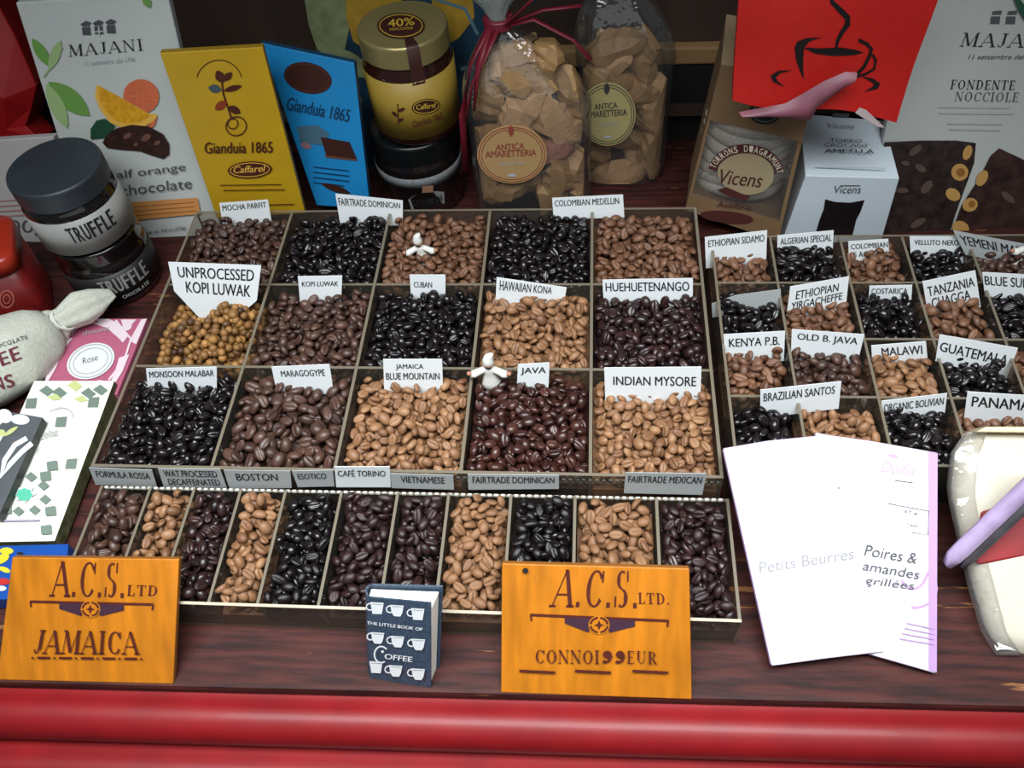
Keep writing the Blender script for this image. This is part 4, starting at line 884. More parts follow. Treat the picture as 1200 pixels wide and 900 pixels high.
a.line([(111, 37), (122, 36)], 1.4, MAJ); a.line([(116, 31), (117, 42)], 1.4, MAJ)
a.glyphs(serif('MAJANI', .12, .75), [Vector(p) for p in ((81, 66), (168, 58.5), (166, 45), (80, 52))], INK)
a.text('11 settembre del 1796', (99, 76.5), (159, 71.5), 5.5, PALEINK, 0, .3)
a.leaf(38, 44, 60, 78, 13, GREEN); a.line([(60, 78), (52, 90), (74, 55)], 1.2, GREENL); a.leaf(58, 82, 72, 46, 12, GREENL)
a.leaf(57, 95, 106, 135, 24, GREEN); a.leaf(55, 97, 80, 150, 17, GREENL); a.leaf(168, -6, 177, 8, 9, GREEN)
a.ell(166, 112, 21, 20, CORAL, 10)
def wedge(cx, cy, r, m, ang, k): a.ell(cx, cy, r, r*k, m, ang, 24, 0, 180)
a.poly([(114, 98), (112, 112), (118, 128), (130, 143), (146, 150), (168, 148), (184, 139), (185, 133), (175, 132)], PEEL)
a.poly([(117, 100), (117, 114), (124, 128), (136, 140), (150, 144), (166, 142), (178, 134), (160, 124), (140, 112)], FLESH)
a.poly([(172, 148), (185, 136), (182, 146), (176, 150)], CORAL)
a.poly([(107, 162), (107, 150), (114, 140), (124, 138), (136, 147), (126, 160)], DGREEN)
a.poly([(121, 166), (126, 157), (138, 149), (155, 145), (175, 147), (192, 156), (199, 168), (199, 180), (192, 185), (178, 181), (165, 176), (140, 174), (126, 172)], CHOC)
for x, y, r in ((150, 158, 5), (172, 160, 6), (185, 166, 4), (160, 168, 3)): a.ell(x, y, r, r*.6, mat('choc sheen print', '6d4a40', .4), -30)
a.text('half orange', (129, 212), (219, 201), 12, INKG); a.text('chocolate', (143, 228), (226, 219), 12, INKG)
a.poly([(150, 236), (232, 230), (236, 249), (156, 257)], BAND)
for k in range(3): a.line([(158+k, 241+5*k), (228+k, 235.5+5*k)], 1, mat('orange band ink', '9a5a2c', .5))
a.text('Net wt. 8.8 oz (250g)', (172, 274), (219, 268), 5, INKG); a.obj(o)
pl = Plane((-0.47, 0.015, 0), 12, -4)
o, a = pack('chocolate_carton', 'pale carton printed 00g behind the TRUFFLE jars', 'carton', pl, [(-60, 168), (62, 160), (92, 292), (-30, 299)], 0.012, mat('pinkish pale carton', 'b9b4b2', .5), None, 0.0015, 'white chocolate cartons')
a.text('200g', (-5, 278), (54, 277), 20, INKG); a.poly([(-40, 288), (92, 286), (96, 299), (-30, 303)], mat('mauve band', '8f5f6c', .5))
for k in range(4): a.line([(-6, 236+6*k), (36, 233+6*k)], 1.5, mat('faint red print', 'b07d80', .5))
a.obj(o)
# red foil bag, far left
RBAG = mat('red foil bag', 'a0161a', 0.4, var=0.15, scale=20)
pl = Plane((-0.52, 0.075, 0), 18, 8); out = [(-70, -20), (-8, -6), (18, 42), (43, 100), (37, 128), (30, 148), (48, 165), (4, 164), (-80, 170)]
ctrp = pl(-20, 90, 0.03); rim_ = [pl(x, y) for x, y in out]; bk = [p - pl.n*0.05 for p in rim_]
mb = MB(); mb.add(rim_+[ctrp, pl(12, 110, .02), pl(8, 150, .004)]+bk, [(0, 1, 9), (1, 2, 9), (2, 10, 9), (2, 3, 10), (3, 4, 10), (4, 5, 11, 10), (5, 6, 11), (6, 7, 11), (7, 8, 11), (8, 9, 10, 11), (8, 0, 9)], 0)
n0 = 12
for i in range(9): j2 = (i+1) % 9; mb.f.append([i, n0+i, n0+j2, j2]); mb.m.append(0); mb.sm.append(False)
mb.f.append([n0+i for i in reversed(range(9))]); mb.m.append(0); mb.sm.append(False)
o = obj('red_gift_bag', mb, RBAG, bevel=0.0015); tag(o, 'crumpled red paper bag at the far left above the jars', 'bag')
# yellow and blue giandujotti cartons
YC = mat('yellow carton', 'c29a1c', 0.42, var=0.06, scale=20); YD = mat('yellow carton side', '8e6f16', 0.5)
pl = Plane((-0.23, 0.030, 0), 0, 4)
o, a = pack('chocolate_carton', 'yellow carton reading Gianduia 1865 with oval brown badge', 'carton', pl, [(187, 62), (308, 55), (358, 250), (254, 256)], 0.008, YC, YD, 0.0012, 'slim chocolate cartons')
a.ring(257, 97, 27, 27, 1.1, BROWN, a0=195, a1=345)
a.line([(259, 86), (262, 110), (272, 140)], 2.2, BROWN); a.leaf(260, 105, 244, 102, 10, mat('print slate', '45525a', .5)); a.leaf(262, 106, 284, 100, 7, BROWN); a.leaf(266, 118, 252, 128, 10, mat('print rust', '8a3a18', .5)); a.leaf(268, 124, 282, 132, 9, BROWN); a.leaf(262, 96, 254, 82, 11, BROWN); a.leaf(262, 94, 272, 84, 8, BROWN)
a.ring(277, 147, 12, 11, 1.4, BROWN, -10); a.ring(273, 144, 6, 6, 1.2, BROWN)
a.text('Gianduia 1865', (240, 179), (320, 178), 13, BROWN, .02)
a.ell(293, 198, 26, 10, BROWN, -3); a.ring(293, 198, 23, 8, .9, PEEL, -3); a.text('Caffarel', (274, 202), (312, 200), 8, PEEL, .02, .25)
a.line([(258, 216), (330, 215)], 1, BROWN); a.line([(262, 222), (334, 221)], 1, BROWN); a.line([(264, 240), (345, 238)], 1, BROWN); a.obj(o)
BC1 = mat('azure carton', '1f86c4', 0.4, var=.05, scale=20); BC2 = mat('azure carton side', '0f3a56', .5)
pl = Plane((-0.10, 0.045, 0), 6, -10)
o, a = pack('chocolate_carton', 'bright blue carton with dark oval badge beside the yellow one', 'carton', pl, [(305, 50), (415, 73.5), (434, 245), (371, 241)], 0.008, BC1, BC2, 0.0012, 'slim chocolate cartons')
a.ell(361, 91, 28.5, 18, STK, 14); a.ring(361, 91, 26, 15.5, 1, mat('badge brown', '5a3028', .4), 14)
NB = mat('print navy', '123a5c', .5)
a.text('Gianduia 1865', (335, 128), (409, 143), 15, NB, .02); a.poly([(348, 148), (372, 146), (386, 156), (380, 170), (352, 166)], mat('print steel', '47697c', .5)); a.poly([(376, 160), (410, 166), (419, 187), (383, 183)], STK); a.leaf(352, 168, 366, 172, 8, mat('print dusky pink', '8a6a78', .5))
a.poly([(380, 181), (383, 184), (419, 188), (418, 186)], mat('print fox', '6a3f30', .5))
stripes(a, 368, 195, 412, 200, 4, 6, 1.2, NB); a.leaf(376, 214, 412, 226, 8, STK); a.obj(o)
# printed paper bag behind the gold jar
pl = Plane((0, 0.175, 0), 6, 3)
o, a = pack('printed_bag', 'blue paper bag printed with green leaves and yellow petals behind the jars', 'bag', pl, [(352, -30), (575, -30), (575, 120), (452, 235), (440, 215), (372, 60)], 0.03, mat('deep blue bag', '16384c', .5, var=.5, scale=30), None, 0.001)
LG = mat('print sage', '76805a', .5, var=.25, scale=60); DY = mat('print ochre', 'a8842a', .5, var=.2, scale=50)
a.poly([(354, -20), (400, -20), (410, 30), (404, 58), (388, 66), (372, 58), (362, 30)], LG); a.leaf(372, 55, 440, 90, 26, LG); a.leaf(395, 95, 425, 120, 14, LG)
a.poly([(404, -20), (470, -20), (440, 30), (432, 60), (414, 48), (406, 20)], DY); a.poly([(505, -20), (552, -20), (556, 20), (538, 44), (520, 54), (508, 30)], DY)
a.ell(450, 20, 40, 26, DY, 10); a.line([(470, -15), (545, 10), (560, 40)], 4, mat('print pale blue', '5a7a86', .5)); a.line([(540, 80), (568, 76)], 5, mat('print pale blue', '5a7a86', .5)); a.poly([(440, -25), (500, -25), (490, -5), (450, -6)], mat('print grey', '8b9088', .5)); a.obj(o)
# ------------------------------------------------------------------ cellophane bags of wrapped biscuits
KR = mat('kraft tissue', '9a774c', 0.6, var=0.18, scale=40, bump=0.3); KR2 = mat('kraft tissue pale', 'b58f66', 0.6, var=0.15, scale=40, bump=0.3)
def biscuit(c, ax, size, m, sd, env):
    r = random.Random(sd); ax = Vector(ax).normalized(); s = ax.cross(Vector((r.random(), r.random(), .6))).normalized(); u = s.cross(ax); mb = MB(); rows = []
    for t in np.linspace(-1, 1, 11):
        w = size*(0.62+0.38*abs(t)**1.5) ; th = size*(0.62*(1-abs(t)**2.2)+0.05); ring = []
        for k in range(8):
            an = 2*math.pi*k/8; j = 1+r.uniform(-.17, .17)
            ring.append(Vector(c) + ax*(t*size*1.25) + s*(w*math.cos(an)*j) + u*(th*math.sin(an)*j))
        rows.append(ring)
    for ring in rows:
        for p in ring:
            q = ((abs((p.x-env[0])/(env[2]/2)))**3.08 + (abs((p.y-env[1])/(env[3]/2)))**3.08)**(1/3.08); s_ = p.z/env[4]
            lim = .90 if s_ < .6 else .90*max(.3, 1-((s_-.6)/.4)**2*.7)
            if q > lim: p.x = env[0]+(p.x-env[0])*lim/q; p.y = env[1]+(p.y-env[1])*lim/q
            p.z = min(max(p.z, .004), env[4]*.93)
    mb.grid(rows, 0, False, True, True); return obj('wrapped_biscuit', mb, m)
def cello(name, label, c, w, d, h, ribbon, neck, art_c, spots, bagno, paper, ink):
    o = thing(name, label, 'bag', (c[0], c[1], 0), 'cellophane bags of wrapped biscuits'); rows = []
    for s in np.linspace(0, 1, 34):
        z = 0.001 + h*s; k = 1 if s < .62 else 1-((s-.62)/.38)**(1.7 if neck[0] < -.07 else 2.6)*.84; k *= min(1, .9+s*1.5); kd = k if not neck else k*.98; ring = []
        for q in range(40):
            an = 2*math.pi*q/40; cx, cy = math.cos(an), math.sin(an); cx = math.copysign(abs(cx)**.65, cx); cy = math.copysign(abs(cy)**.65, cy)
            wr = 1+.035*noise.noise(Vector((cx*2+c[0]*30, cy*2, s*5)))+(.05*math.sin(an*7+s*4) if s > .62 else 0)
            ring.append(Vector((c[0]+w/2*k*cx*wr+(neck[0] if neck else 0)*max(0, s-.6)**1.3, c[1]+d/2*kd*cy*wr, z)))
        rows.append(ring)
    obj('cellophane_wrap', MB().grid(rows, 0, True, True, False), CELLO, o)
    tp = rows[-1]; tc = sum(tp, Vector())/len(tp)
    if neck:
        top = [[tc + (p-tc)*f + Vector((-.004*s, .004*s, .045*s)) for p in tp] for s, f in ((0, 1), (.2, .75), (.5, 1.3), (.8, 2.2), (1, 2.9))]
        top = [[p + Vector((0, 0, .006*math.sin(i*1.9)*k/4)) for i, p in enumerate(r)] for k, r in enumerate(top)]
        obj('gathered_top', MB().grid(top, 0, True, True, False), clear_mat('milky cellophane', (.8, .85, .83), .3, .2, bump=1, scale=60, haze=.3, hazecol=(.5, .56, .54)), o)
        mb = MB(); k = Vector((tc.x, tc.y, tc.z+.004)); rr = .0135
        for a_ in range(3): mb.tube([k+Vector((rr*math.cos(t), rr*math.sin(t), .003*a_-.003)) for t in np.linspace(0, 6.3, 20)],   .0036, 6)
        for tail in neck[1]: mb.tube([k+Vector(v) for v in tail], .0042, 6, flat=.4)
        obj('ribbon', mb, ribbon, o)
    # round paper label on the front
    yb = c[1]-d/2-.0012; pl = Plane((c[0], yb, 0), 0, 0); x, y, rx, ry = art_c
    pts = [pl(x+rx*math.cos(t), y+ry*math.sin(t)) for t in np.linspace(0, 2*math.pi, 37)[:-1]]; lb = obj('paper_label', MB().prism(pts, (0, .0009, 0)), paper, o)
    a = Art(pl); a.ring(x, y, rx*.94, ry*.94, 1, ink); a.ring(x, y, rx*.86, ry*.86, .8, ink); a.leaf(x-1, y-ry*1.02, x-1, y-ry*.62, 7, ink)
    a.text('ANTICA', (x-rx*.46, y-ry*.15), (x+rx*.36, y-ry*.21), 7, ink, .015); a.text('AMARETTERIA', (x-rx*.76, y+ry*.10), (x+rx*.7, y+ry*.02), 7.5, ink, .015); a.text('MOLTENI', (x-rx*.36, y+ry*.38), (x+rx*.36, y+ry*.33), 3.5, PALEINK); a.ell(x, y+ry*.7, 5, 2, PALEINK); a.obj(lb, 'lettering')
    for i, (px, py, dy, ax, sz, mm, lbl) in enumerate(spots):
        p = PY(px, py, c[1]-d/2+dy); b = biscuit(p, ax, sz*1.3, mm, i*7+bagno, (c[0], c[1], w, d, h)); tag(b, lbl, 'wrapped biscuit', 'wrapped biscuits in cellophane')
    return o
LC, RC = (0.108, 0.076), (0.222, 0.158)
WINE = mat('wine red ribbon', '6d1526', .45); NAVR = mat('dark blue ribbon', '16324a', .45)
S1 = [(570, 205, .020, (.3, .1, 1), .023, KR2, 'kraft wrapped biscuit at lower left of the red-ribbon bag'), (590, 222, .018, (1, .1, .1), .021, KR, 'small wrapped biscuit at the bottom of the red-ribbon bag'), (650, 215, .022, (.2, .2, 1), .026, KR, 'tall wrapped biscuit at lower right of the red-ribbon bag'),
      (575, 165, .020, (1, 0, .2), .024, KR, 'wrapped biscuit left of the round label, red-ribbon bag'), (610, 130, .022, (.4, .1, 1), .026, KR2, 'pale wrapped biscuit in the middle of the red-ribbon bag'), (655, 145, .020, (.7, .2, -1), .025, KR2, 'slanting wrapped biscuit by the right side of the red-ribbon bag'),
      (640, 175, .018, (1, 0, .1), .020, mat('pink tissue', 'a06a58', .6, bump=.3), 'pink tinted wrapped biscuit right of the red-ribbon bag label'), (615, 95, .026, (1, .1, -.2), .024, KR, 'wrapped biscuit near the top of the red-ribbon bag'), (575, 110, .032, (.2, 0, 1), .022, KR, 'wrapped biscuit behind the ribbon tails'), (620, 205, .04, (1, 0, .2), .026, KR, 'wrapped biscuit behind the lower label, red-ribbon bag'),
      (640, 70, .036, (.4, 0, 1), .022, KR, 'topmost wrapped biscuit of the red-ribbon bag'), (600, 65, .04, (1, .2, .3), .02, KR2, 'wrapped biscuit just below the neck of the red-ribbon bag'), (670, 110, .036, (.1, 0, 1), .022, KR, 'wrapped biscuit at the upper right edge of the red-ribbon bag'), (670, 200, .04, (.1, .1, 1), .024, KR2, 'wrapped biscuit at the right edge, low in the red-ribbon bag'), (610, 160, .05, (1, 0, 0), .026, KR, 'wrapped biscuit deep in the centre of the red-ribbon bag')]
S2 = [(720, 210, .018, (1, .1, .15), .027, KR2, 'wide wrapped biscuit at the bottom of the right-hand bag'), (765, 175, .022, (.1, .1, 1), .024, KR, 'wrapped biscuit along the right side of the right-hand bag'), (765, 120, .024, (.2, .1, 1), .024, KR2, 'wrapped biscuit at upper right of the right-hand bag'),
      (735, 105, .02, (1, .1, -.5), .025, KR, 'slanting wrapped biscuit above the label of the right-hand bag'), (705, 85, .024, (.5, .1, 1), .025, KR2, 'wrapped biscuit at upper left of the right-hand bag'), (720, 55, .028, (1, 0, .3), .025, KR, 'topmost wrapped biscuit of the right-hand bag'), (700, 170, .04, (.3, 0, 1), .026, KR, 'wrapped biscuit behind the label of the right-hand bag'), (745, 190, .04, (.3, 0, 1), .024, KR, 'wrapped biscuit deep at the right of the right-hand bag'),
      (755, 70, .03, (.2, 0, 1), .021, KR, 'wrapped biscuit at the right shoulder of the right-hand bag'), (690, 120, .034, (.1, 0, 1), .024, KR, 'wrapped biscuit at the left edge of the right-hand bag'), (760, 150, .04, (.6, 0, 1), .025, KR, 'wrapped biscuit right of the label of the right-hand bag'), (715, 130, .045, (1, 0, .2), .026, KR, 'wrapped biscuit deep in the centre of the right-hand bag'), (765, 215, .03, (.2, 0, 1), .02, KR, 'wrapped biscuit at the lower right corner of the right-hand bag')]
cello('cellophane_bag', 'cellophane bag of wrapped biscuits tied with wine red ribbon', LC, .146, .085, .262, WINE, (-.09, [[(-.01, -.012, 0), (-.03, -.03, -.03), (-.045, -.04, -.09), (-.05, -.04, -.17)], [(-.008, -.013, 0), (-.022, -.035, -.03), (-.03, -.045, -.08)], [(.012, -.01, 0), (.04, -.02, .012), (.08, -.02, -.012), (.1, -.03, -.03)], [(.01, -.012, .002), (.035, -.02, .03), (.06, -.02, .05)], [(.01, -.01, .002), (.05, -.02, .022), (.09, -.02, .026)], [(.0, -.014, 0), (-.012, -.03, -.02), (-.03, -.04, -.05), (-.04, -.045, -.09)]]), (600, 181, 41, 34), S1, 1, mat('kraft label', 'a8875a', .6), mat('label red ink', '8a3f34', .6))
cello('cellophane_bag', 'cellophane bag of wrapped biscuits with cream round label and dark blue ribbon', RC, .116, .078, .272, NAVR, (-.06, [[(-.012, -.01, 0), (-.05, -.02, .004), (-.09, -.03, -.02)], [(-.012, -.008, .002), (-.05, -.01, .01), (-.10, -.02, .0)], [(.012, -.01, 0), (.04, -.02, .012), (.09, -.02, .025)], [(.01, -.01, 0), (.05, -.02, .006), (.1, -.02, .03)]]), (712, 134, 33, 37), S2, 2, mat('cream label', 'a79b68', .6), mat('label dark ink', '3d3a3a', .6))
# ------------------------------------------------------------------ kraft carton with nougat window
KB = mat('kraft carton', '7a5f42', .65, var=.08, scale=60); KBL = mat('kraft carton pale flap', '9c8567', .65); NOU = mat('white nougat', 'd8d2c6', .5, bump=.2, var=.08, scale=30)
pl = Plane((0.36, 0.012, 0), 2, -14)
fq = [pl(845, 76), pl(957, 95), pl(912, 283), pl(803, 246)]; bv_ = Vector((0.012, 0.085, 0.006))
kr = thing('kraft_carton', 'kraft carton with window onto a white nougat and round label', 'carton', (fq[3].x+.05, fq[3].y, 0))
def fr(u, v): return (fq[0]*(1-u)+fq[1]*u)*(1-v) + (fq[3]*(1-u)+fq[2]*u)*v
mb = MB()
mb.prism([fr(0, 0), fr(1, 0), fr(1, .34), fr(0, .34)], bv_)                                                  # upper front block
mb.prism([fr(0, .86), fr(1, .86), fr(1, 1), fr(0, 1)], bv_)                                                 # lower front block
mb.prism([fr(0, .34), fr(.03, .34), fr(.03, .86), fr(0, .86)], bv_); mb.prism([fr(.96, .34), fr(1, .34), fr(1, .86), fr(.96, .86)], bv_)
mb.prism([fr(.03, .34)+bv_*.96, fr(.96, .34)+bv_*.96, fr(.96, .86)+bv_*.96, fr(.03, .86)+bv_*.96], bv_*.04)
obj('carton_body', mb, KB, kr)
tq = [fr(0, 0), fr(1, 0), fr(1, 0)+bv_, fr(0, 0)+bv_]; obj('top_flap', MB().prism([p+Vector((0, 0, .0003)) for p in tq], (0, 0, .0012)), KBL, kr)
mb = MB(); lay = 7
for k in range(lay):
    v0 = .36+.49*k/lay; cp = fr(.495, v0+.035)+bv_*.505; R2 = (fr(.94, .6)-fr(.05, .6)).length/2; rows = []
    for q in np.linspace(0, 2*math.pi, 41)[:-1]:
        ring = []
        for w in np.linspace(0, 2*math.pi, 9)[:-1]:
            rad = R2*.86+.012*math.cos(w); ring.append(cp + Vector((rad*math.cos(q), rad*.75*math.sin(q), .011*math.sin(w)+.004*math.sin(2*q+k))))
        rows.append(ring)
    mb.grid(rows+[rows[0]], 0, True, True)
nou = obj('nougat_swirl', mb, NOU, kr)
mb = MB(); mb.prism([fr(.03, .34), fr(.96, .34), fr(.96, .86), fr(.03, .86)], pl.n*-.0005); obj('window_film', mb, CELLO, kr)
a = Art(pl); NL = mat('nougat label', 'a08f70', .6); OX = mat('oxblood ink', '4d2420', .6)
a.ell(874, 203, 33, 25, NL, 8); a.text('Vicens', (843, 215), (893, 220), 17, OX, .01, .3); a.poly([(840, 222), (852, 219), (868, 226), (880, 230), (874, 235), (856, 231)], OX)
a.ring(874, 205, 40, 31, 10.5, OX, a0=192, a1=352)
for i, ch in enumerate('TORRONS D\'AGRAMUNT'):
    an = math.radians(200 + 150*i/17); x, y = 874+37*math.cos(an), 205+28*math.sin(an); tx, ty = -math.sin(an), math.cos(an)*.8
    if ch != ' ': a.text(ch, (x-2.3*tx, y-2.3*ty), (x+2.3*tx, y+2.3*ty), 7.5, mat('cream ink', 'd9cdb8', .6), .02)
a.text('Avellana', (840, 241), (880, 245), 7, OX, 0, .2)
a.obj(kr, 'window_label')
ov = MB(); ov.prism([pl(852+31*math.cos(t), 254+7*math.sin(t)+3*math.cos(t), .0012) for t in np.linspace(0, 6.283, 29)[:-1]], pl.n*-.001); obj('oval_badge', ov, OX, kr)
sl = MB(); sl.prism([pl(897+19*math.cos(t), 131+14*math.sin(t), .0016) for t in np.linspace(0, 6.283, 25)[:-1]], pl.n*-.0012); se = obj('black_seal', sl, mat('black green seal', '15201b', .4), kr)
a = Art(lambda x, y, off=0: pl(x, y, off+.0017)); a.ring(897, 131, 15, 10.5, .9, mat('seal grey', '6d7a72', .5)); a.text('V', (891, 134), (902, 134), 9, mat('seal grey', '6d7a72', .5), .02); a.obj(se, 'lettering')
# ------------------------------------------------------------------ red shopping bag with coffee cup
RED = mat('red woven bag', 'b41a14', .5, var=.06, scale=200, bump=.1); PNK = mat('pink inside', '7d4856', .5, var=.25, scale=25)
pl = Plane((0.42, -0.028, 0.2), 4, 3)
fo = [(866, -40), (1118, -40), (1104, 0), (1050, 141), (1000, 131), (935, 128), (859, 117), (854, 73)]
rb = thing('red_shopping_bag', 'red bag printed with a steaming black coffee cup, above the kraft carton', 'bag', pl(955, 120))
xs = np.linspace(0, 1, 15); rows = []
Ltop, Lbot, Rtop, Rbot = (868, -60), (858, 116), (1120, -60), (1050, 140)
for v in np.linspace(0, 1, 13):
    row = []
    for u in xs:
        p = (Vector(Ltop)*(1-u)+Vector(Rtop)*u)*(1-v)+(Vector(Lbot)*(1-u)+Vector(Rbot)*u)*v
        if v > .7: p.y += (4*math.sin(u*7)-9*u*(1-u)*2)*(v-.7)/.3
        row.append(pl(p.x, p.y, .004*math.sin(u*5+v*2)+.003*math.sin(v*6)+.014*math.sin(math.pi*u)*min(1, v+.3)))
    rows.append(row)
fb = MB(); fb.grid(rows, 0, True); bvf = fb.bvh()
backr = [[p - pl.n*(.006+.03*math.sin(math.pi*u)) for p, u in zip(r, xs)] for r in rows]
fb.grid(backr, 0, True); fb.grid([[r[0] for r in rows], [r[0] for r in backr]], 0); fb.grid([[r[-1] for r in rows], [r[-1] for r in backr]], 0)
fb.grid([rows[-1], backr[-1]], 0); fb.grid([rows[0], backr[0]], 0)
obj('bag_body', fb, RED, rb)
a = Art(drape(bvf, pl)); K = mat('black print', '100c0c', .5)
a.line([(973, -10), (975, 2), (985, 12), (993, 20), (993, 28), (986, 38), (981, 48), (980, 55)], [4, 5, 6.5, 7, 6.5, 5, 4, 3], K)
a.poly([(941, 55), (960, 56), (985, 55), (1003, 58), (1012, 61), (1000, 64), (975, 65), (955, 62)], K)
a.poly([(964, 43), (945, 44), (934, 48), (931, 56), (933, 70), (938, 84), (942, 92), (941, 80), (941, 68), (942, 56), (948, 48), (956, 45)], K)
a.line([(1006, 46), (1016, 51), (1021, 57), (1018, 66), (1012, 78), (1004, 86)], 4, K, taper=False)
a.line([(1022, 63), (1026, 70), (1024, 80), (1014, 86), (1003, 89)], 3, K)
a.poly([(929, 81), (912, 82), (903, 88), (906, 95), (920, 101), (912, 95), (909, 90), (914, 85)], K)
a.poly([(1008, 88), (1022, 91), (1031, 97), (1028, 103), (1012, 107), (1022, 101), (1024, 97), (1016, 92)], K)
a.line([(965, 100), (985, 97), (1002, 90)], 2, K); a.obj(rb)
# torn pink fold hanging at the bag's lower edge
m2 = MB(); rr = []
for (x1, y1), (x2, y2) in zip([(862, 118), (890, 113), (915, 108), (935, 97), (960, 82), (985, 71), (998, 72)], [(868, 121), (895, 123), (922, 125), (944, 128), (952, 112), (976, 94), (990, 84)]):
    rr.append([pl(x1*(1-k)+x2*k, y1*(1-k)+y2*k, .022+.006*math.sin(math.pi*k)) for k in np.linspace(0, 1, 6)])
m2.grid(rr, 0, True); rr2 = [[p - pl.n*.001 for p in r] for r in rr]; m2.grid(rr2, 0, True)
obj('torn_fold', m2, PNK, rb)
m3 = MB(); m3.prism([pl(x, y, .012) for x, y in ((1004, 119), (1012, 122), (1033, 142), (1025, 141), (999, 125))], pl.n*-.0012); obj('white_tear', m3, mat('white paper tear', 'b8a6a6', .6), rb)
# ------------------------------------------------------------------ white torro box and big carton, right
WB = mat('white gloss box', 'c8d2da', .3); WB2 = mat('white gloss box shade side', 'b9c0c4', .35)
pl = Plane((0.475, 0.012, 0), 0, 1.5)
f4 = [pl(944, 206), pl(1054, 209), pl(1033, 282), pl(917, 279)]
ptop = Plane(f4[0], n=(0, -0.12, 1)); t4 = [ptop(937, 133), ptop(1036, 141)]
wb = thing('sweet_box', 'small white box with dark window cutout, reading TORRO CROCANT AMETLLA', 'box', ((f4[3].x+f4[2].x)/2, f4[3].y, 0))
low = [Vector((p.x, p.y, 0.0005)) for p in (f4[3], f4[2])]; lowb = [Vector((low[1].x, t4[1].y, .0005)), Vector((low[0].x, t4[0].y, .0005))]
mb = MB(); vs = [f4[0], f4[1], low[1], low[0], t4[0], t4[1], lowb[0], lowb[1]]
mb.add(vs, [(0, 1, 2, 3), (4, 5, 1, 0), (4, 0, 3, 7), (1, 5, 6, 2), (5, 4, 7, 6), (3, 2, 6, 7)]); obj('carton_body', mb, WB, wb, bevel=.001)
a = Art(lambda x, y, off=0: ptop(x, y, off+.0004)); a.poly([(976, 133), (995, 134), (994, 139), (975, 138)], INKG)
a.text('Vicens', (970, 150), (1001, 152), 6, PALEINK, 0, .2); a.text('TORRO', (972, 167), (1010, 168), 4.2, INKG); a.text('CROCANT', (966, 172.5), (1018, 173.5), 4, INKG); a.text('AMETLLA', (966, 179.5), (1024, 180.5), 4.5, INKG, .02)
a.line([(955, 197), (1038, 198)], 1, PALEINK); a.obj(wb, 'lettering')
a = Art(lambda x, y, off=0: pl(x, y, off+.0004)); a.poly([(967, 233), (978, 236), (996, 237), (1013, 234), (1009, 246), (1003, 258), (999, 275), (955, 275), (960, 258), (965, 245)], mat('dark window', '1c1718', .25))
a.text('Vicens', (978, 226), (1009, 226), 9, INKG, 0, .25); a.line([(985, 217), (1008, 217)], 1, INKG); a.obj(wb, 'window_cutout')
pl = Plane((0.6, 0.034, 0), 15, 2)
o, a = pack('chocolate_carton', 'large pale carton reading MAJANI FONDENTE NOCCIOLE with chocolate slab print', 'carton', pl, [(1075, -30), (1300, -30), (1268, 285), (1010, 285)], .012, mat('grey white carton', 'b0b3ae', .5, var=.04, scale=10), None, .0015, 'white chocolate cartons')
for k in range(2):
    x, y = 1167+18*k, 21; a.poly([(x-6, y-2), (x+5, y-2), (x+4, y+7), (x-7, y+7)], INKG); a.poly([(x-4, y-8), (x+7, y-9), (x+6, y-4), (x-5, y-4)], INKG)
a.glyphs(serif('MAJANI', .12, .75), [Vector(p) for p in ((1124, 54), (1228, 56), (1233, 40), (1129, 38))], INK)
a.text('11 settembre del 1796', (1134, 69), (1222, 69), 5.5, INKG, 0, .35)
a.glyphs(serif('FONDENTE', .1, .9), [Vector(p) for p in ((1113, 104), (1188, 105), (1190, 94), (1115, 93))], INK); a.glyphs(serif('NOCCIOLE', .1, .8), [Vector(p) for p in ((1118, 118), (1192, 119), (1194, 108), (1120, 107))], INKG)
stripes(a, 1098, 125, 1215, 126, 2, 7, 1.8, PALEINK, 2); stripes(a, 1110, 144, 1185, 145, 2, 7, 1.6, PALEINK, 2)
CH2 = mat('print dark slab', '2c211d', .4, var=.55, scale=90); NUT = mat('print hazelnut', 'b58a4e', .5); NUT2 = mat('print hazelnut core', '8a5a26', .5)
a.poly([(1036, 166), (1080, 164), (1120, 164), (1143, 167), (1141, 190), (1132, 215), (1121, 245), (1108, 285), (1010, 285), (1024, 230)], CH2)
a.poly([(1170, 173), (1198, 186), (1230, 200), (1262, 285), (1110, 285), (1126, 240), (1147, 208), (1160, 182)], mat('print reddish slab', '33211d', .4, var=.5, scale=70))
for x, y, rx, ry, g in ((1133, 178, 5, 9, 20), (1124, 201, 10, 10, 0), (1150, 208, 6, 10, 30), (1136, 239, 9, 8, -20), (1116, 227, 9, 7, 30), (1125, 266, 10, 8, 20)): a.ell(x, y, rx, ry, NUT, g)
a.ell(1125, 201, 5, 5, NUT2); a.ell(1138, 238, 4, 4, NUT2)
LS = mat('print slab sheen', '54443c', .4)
for x, y, rx, ry, g in ((1072, 175, 9, 4, -40), (1078, 196, 7, 4, 30), (1085, 218, 9, 5, -50), (1056, 222, 8, 3, 0), (1075, 260, 10, 4, -30), (1060, 190, 5, 3, 10), (1180, 230, 10, 4, 40)): a.ell(x, y, rx, ry, LS, g)
a.leaf(1186, -8, 1212, 34, 10, DGREEN); a.obj(o)
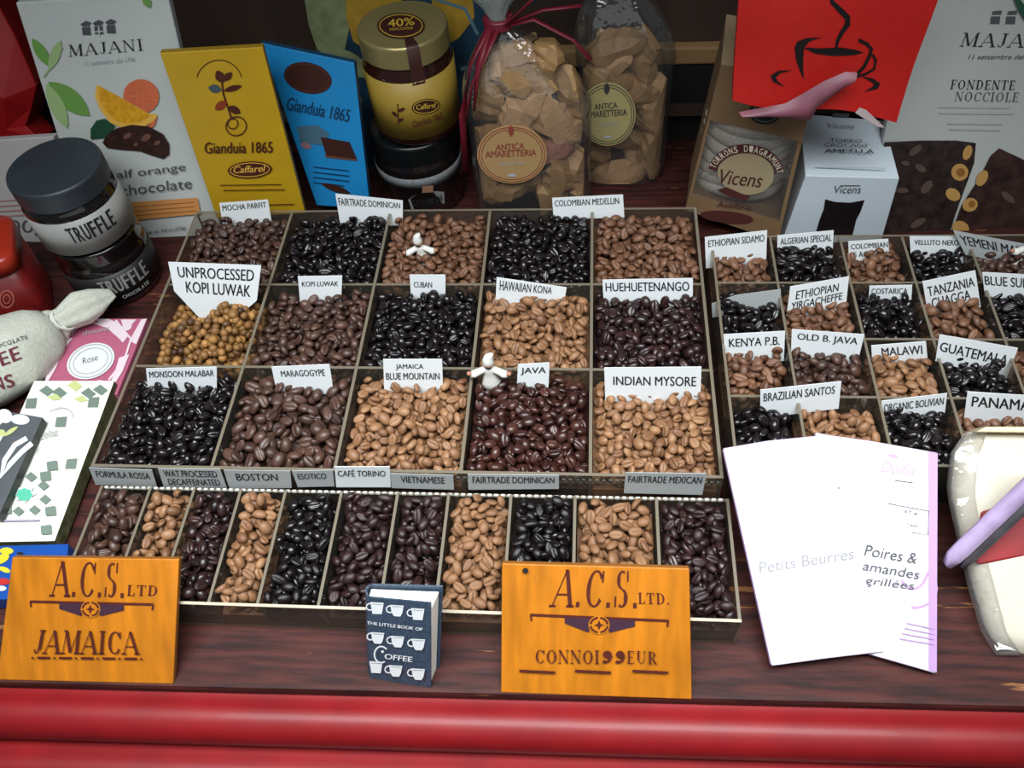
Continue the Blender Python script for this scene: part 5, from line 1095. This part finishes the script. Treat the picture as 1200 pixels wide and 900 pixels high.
# ------------------------------------------------------------------ small white figurines standing in the beans
PORC = mat('white porcelain', 'dcdad4', .35); SKIN = mat('painted skin', 'b07a62', .5); MASK = mat('dark painted face', '3b3230', .5)
def figurine(label, x, y, z, s, tilt=0):
    o = thing('figurine', label, 'figurine', (x, y, z), 'white porcelain figurines'); c = Vector((x, y, z)); R = Matrix.Rotation(math.radians(tilt), 3, 'Y')
    def P(a, b, d): return c + R @ Vector((a*s, b*s, d*s))
    mb = MB(); rows = []
    for r, zz, e in ((.30, 0, 0), (.36, .08, 0), (.33, .3, .03), (.24, .55, .0), (.2, .75, 0), (.22, .92, 0), (.19, 1.02, 0), (.08, 1.08, 0)):
        rows.append([P(r*math.cos(t)*(1+.12*math.cos(3*t)*(zz < .4)), r*.7*math.sin(t), zz) for t in np.linspace(0, 6.283, 17)[:-1]])
    mb.grid(rows, 0, True, True, True)
    for q in (-1, 1): mb.tube([P(q*.12, 0, .96), P(q*.34, -.05, .86), P(q*.52, -.12, .80), P(q*.62, -.14, .84)], [.12*s, .13*s, .15*s, .13*s], 10)
    obj('white_robe', mb, PORC, o)
    mb = MB()
    for q in (-1, 1): mb.ball(P(q*.70, -.15, .86), .085*s, 0, 10)
    mb.ball(P(0, -.02, 1.2), .17*s, 0, 14); obj('hands_and_head', mb, SKIN, o)
    mb = MB(); mb.ball(P(0, -.10, 1.19), .13*s, 0, 12, (1, .75, .8)); obj('dark_face', mb, MASK, o)
    mb = MB(); mb.grid([[P(r*math.cos(t)+dx, r*.9*math.sin(t)+dy, zz) for t in np.linspace(0, 6.283, 15)[:-1]] for r, dx, dy, zz in ((.19, 0, 0, 1.26), (.21, 0, 0, 1.32), (.19, 0, .02, 1.45), (.15, .03, .04, 1.6), (.1, .1, .04, 1.68), (.03, .16, .03, 1.67))], 0, True, True, True); obj('tall_hat', mb, PORC, o)
    return o
p = PZ(575, 446, .066); figurine('white figurine with spread arms beside the JAVA card', p.x, p.y, .058, .029, 0)
p = PZ(496, 297, .066); figurine('white figurine half buried in the beans of the back row', p.x, p.y, .050, .027, -6)
p = PZ(1197, 302, .062); figurine('white figurine at the right edge under the YEMENI MATARI card', p.x, p.y, .050, .028, 8)
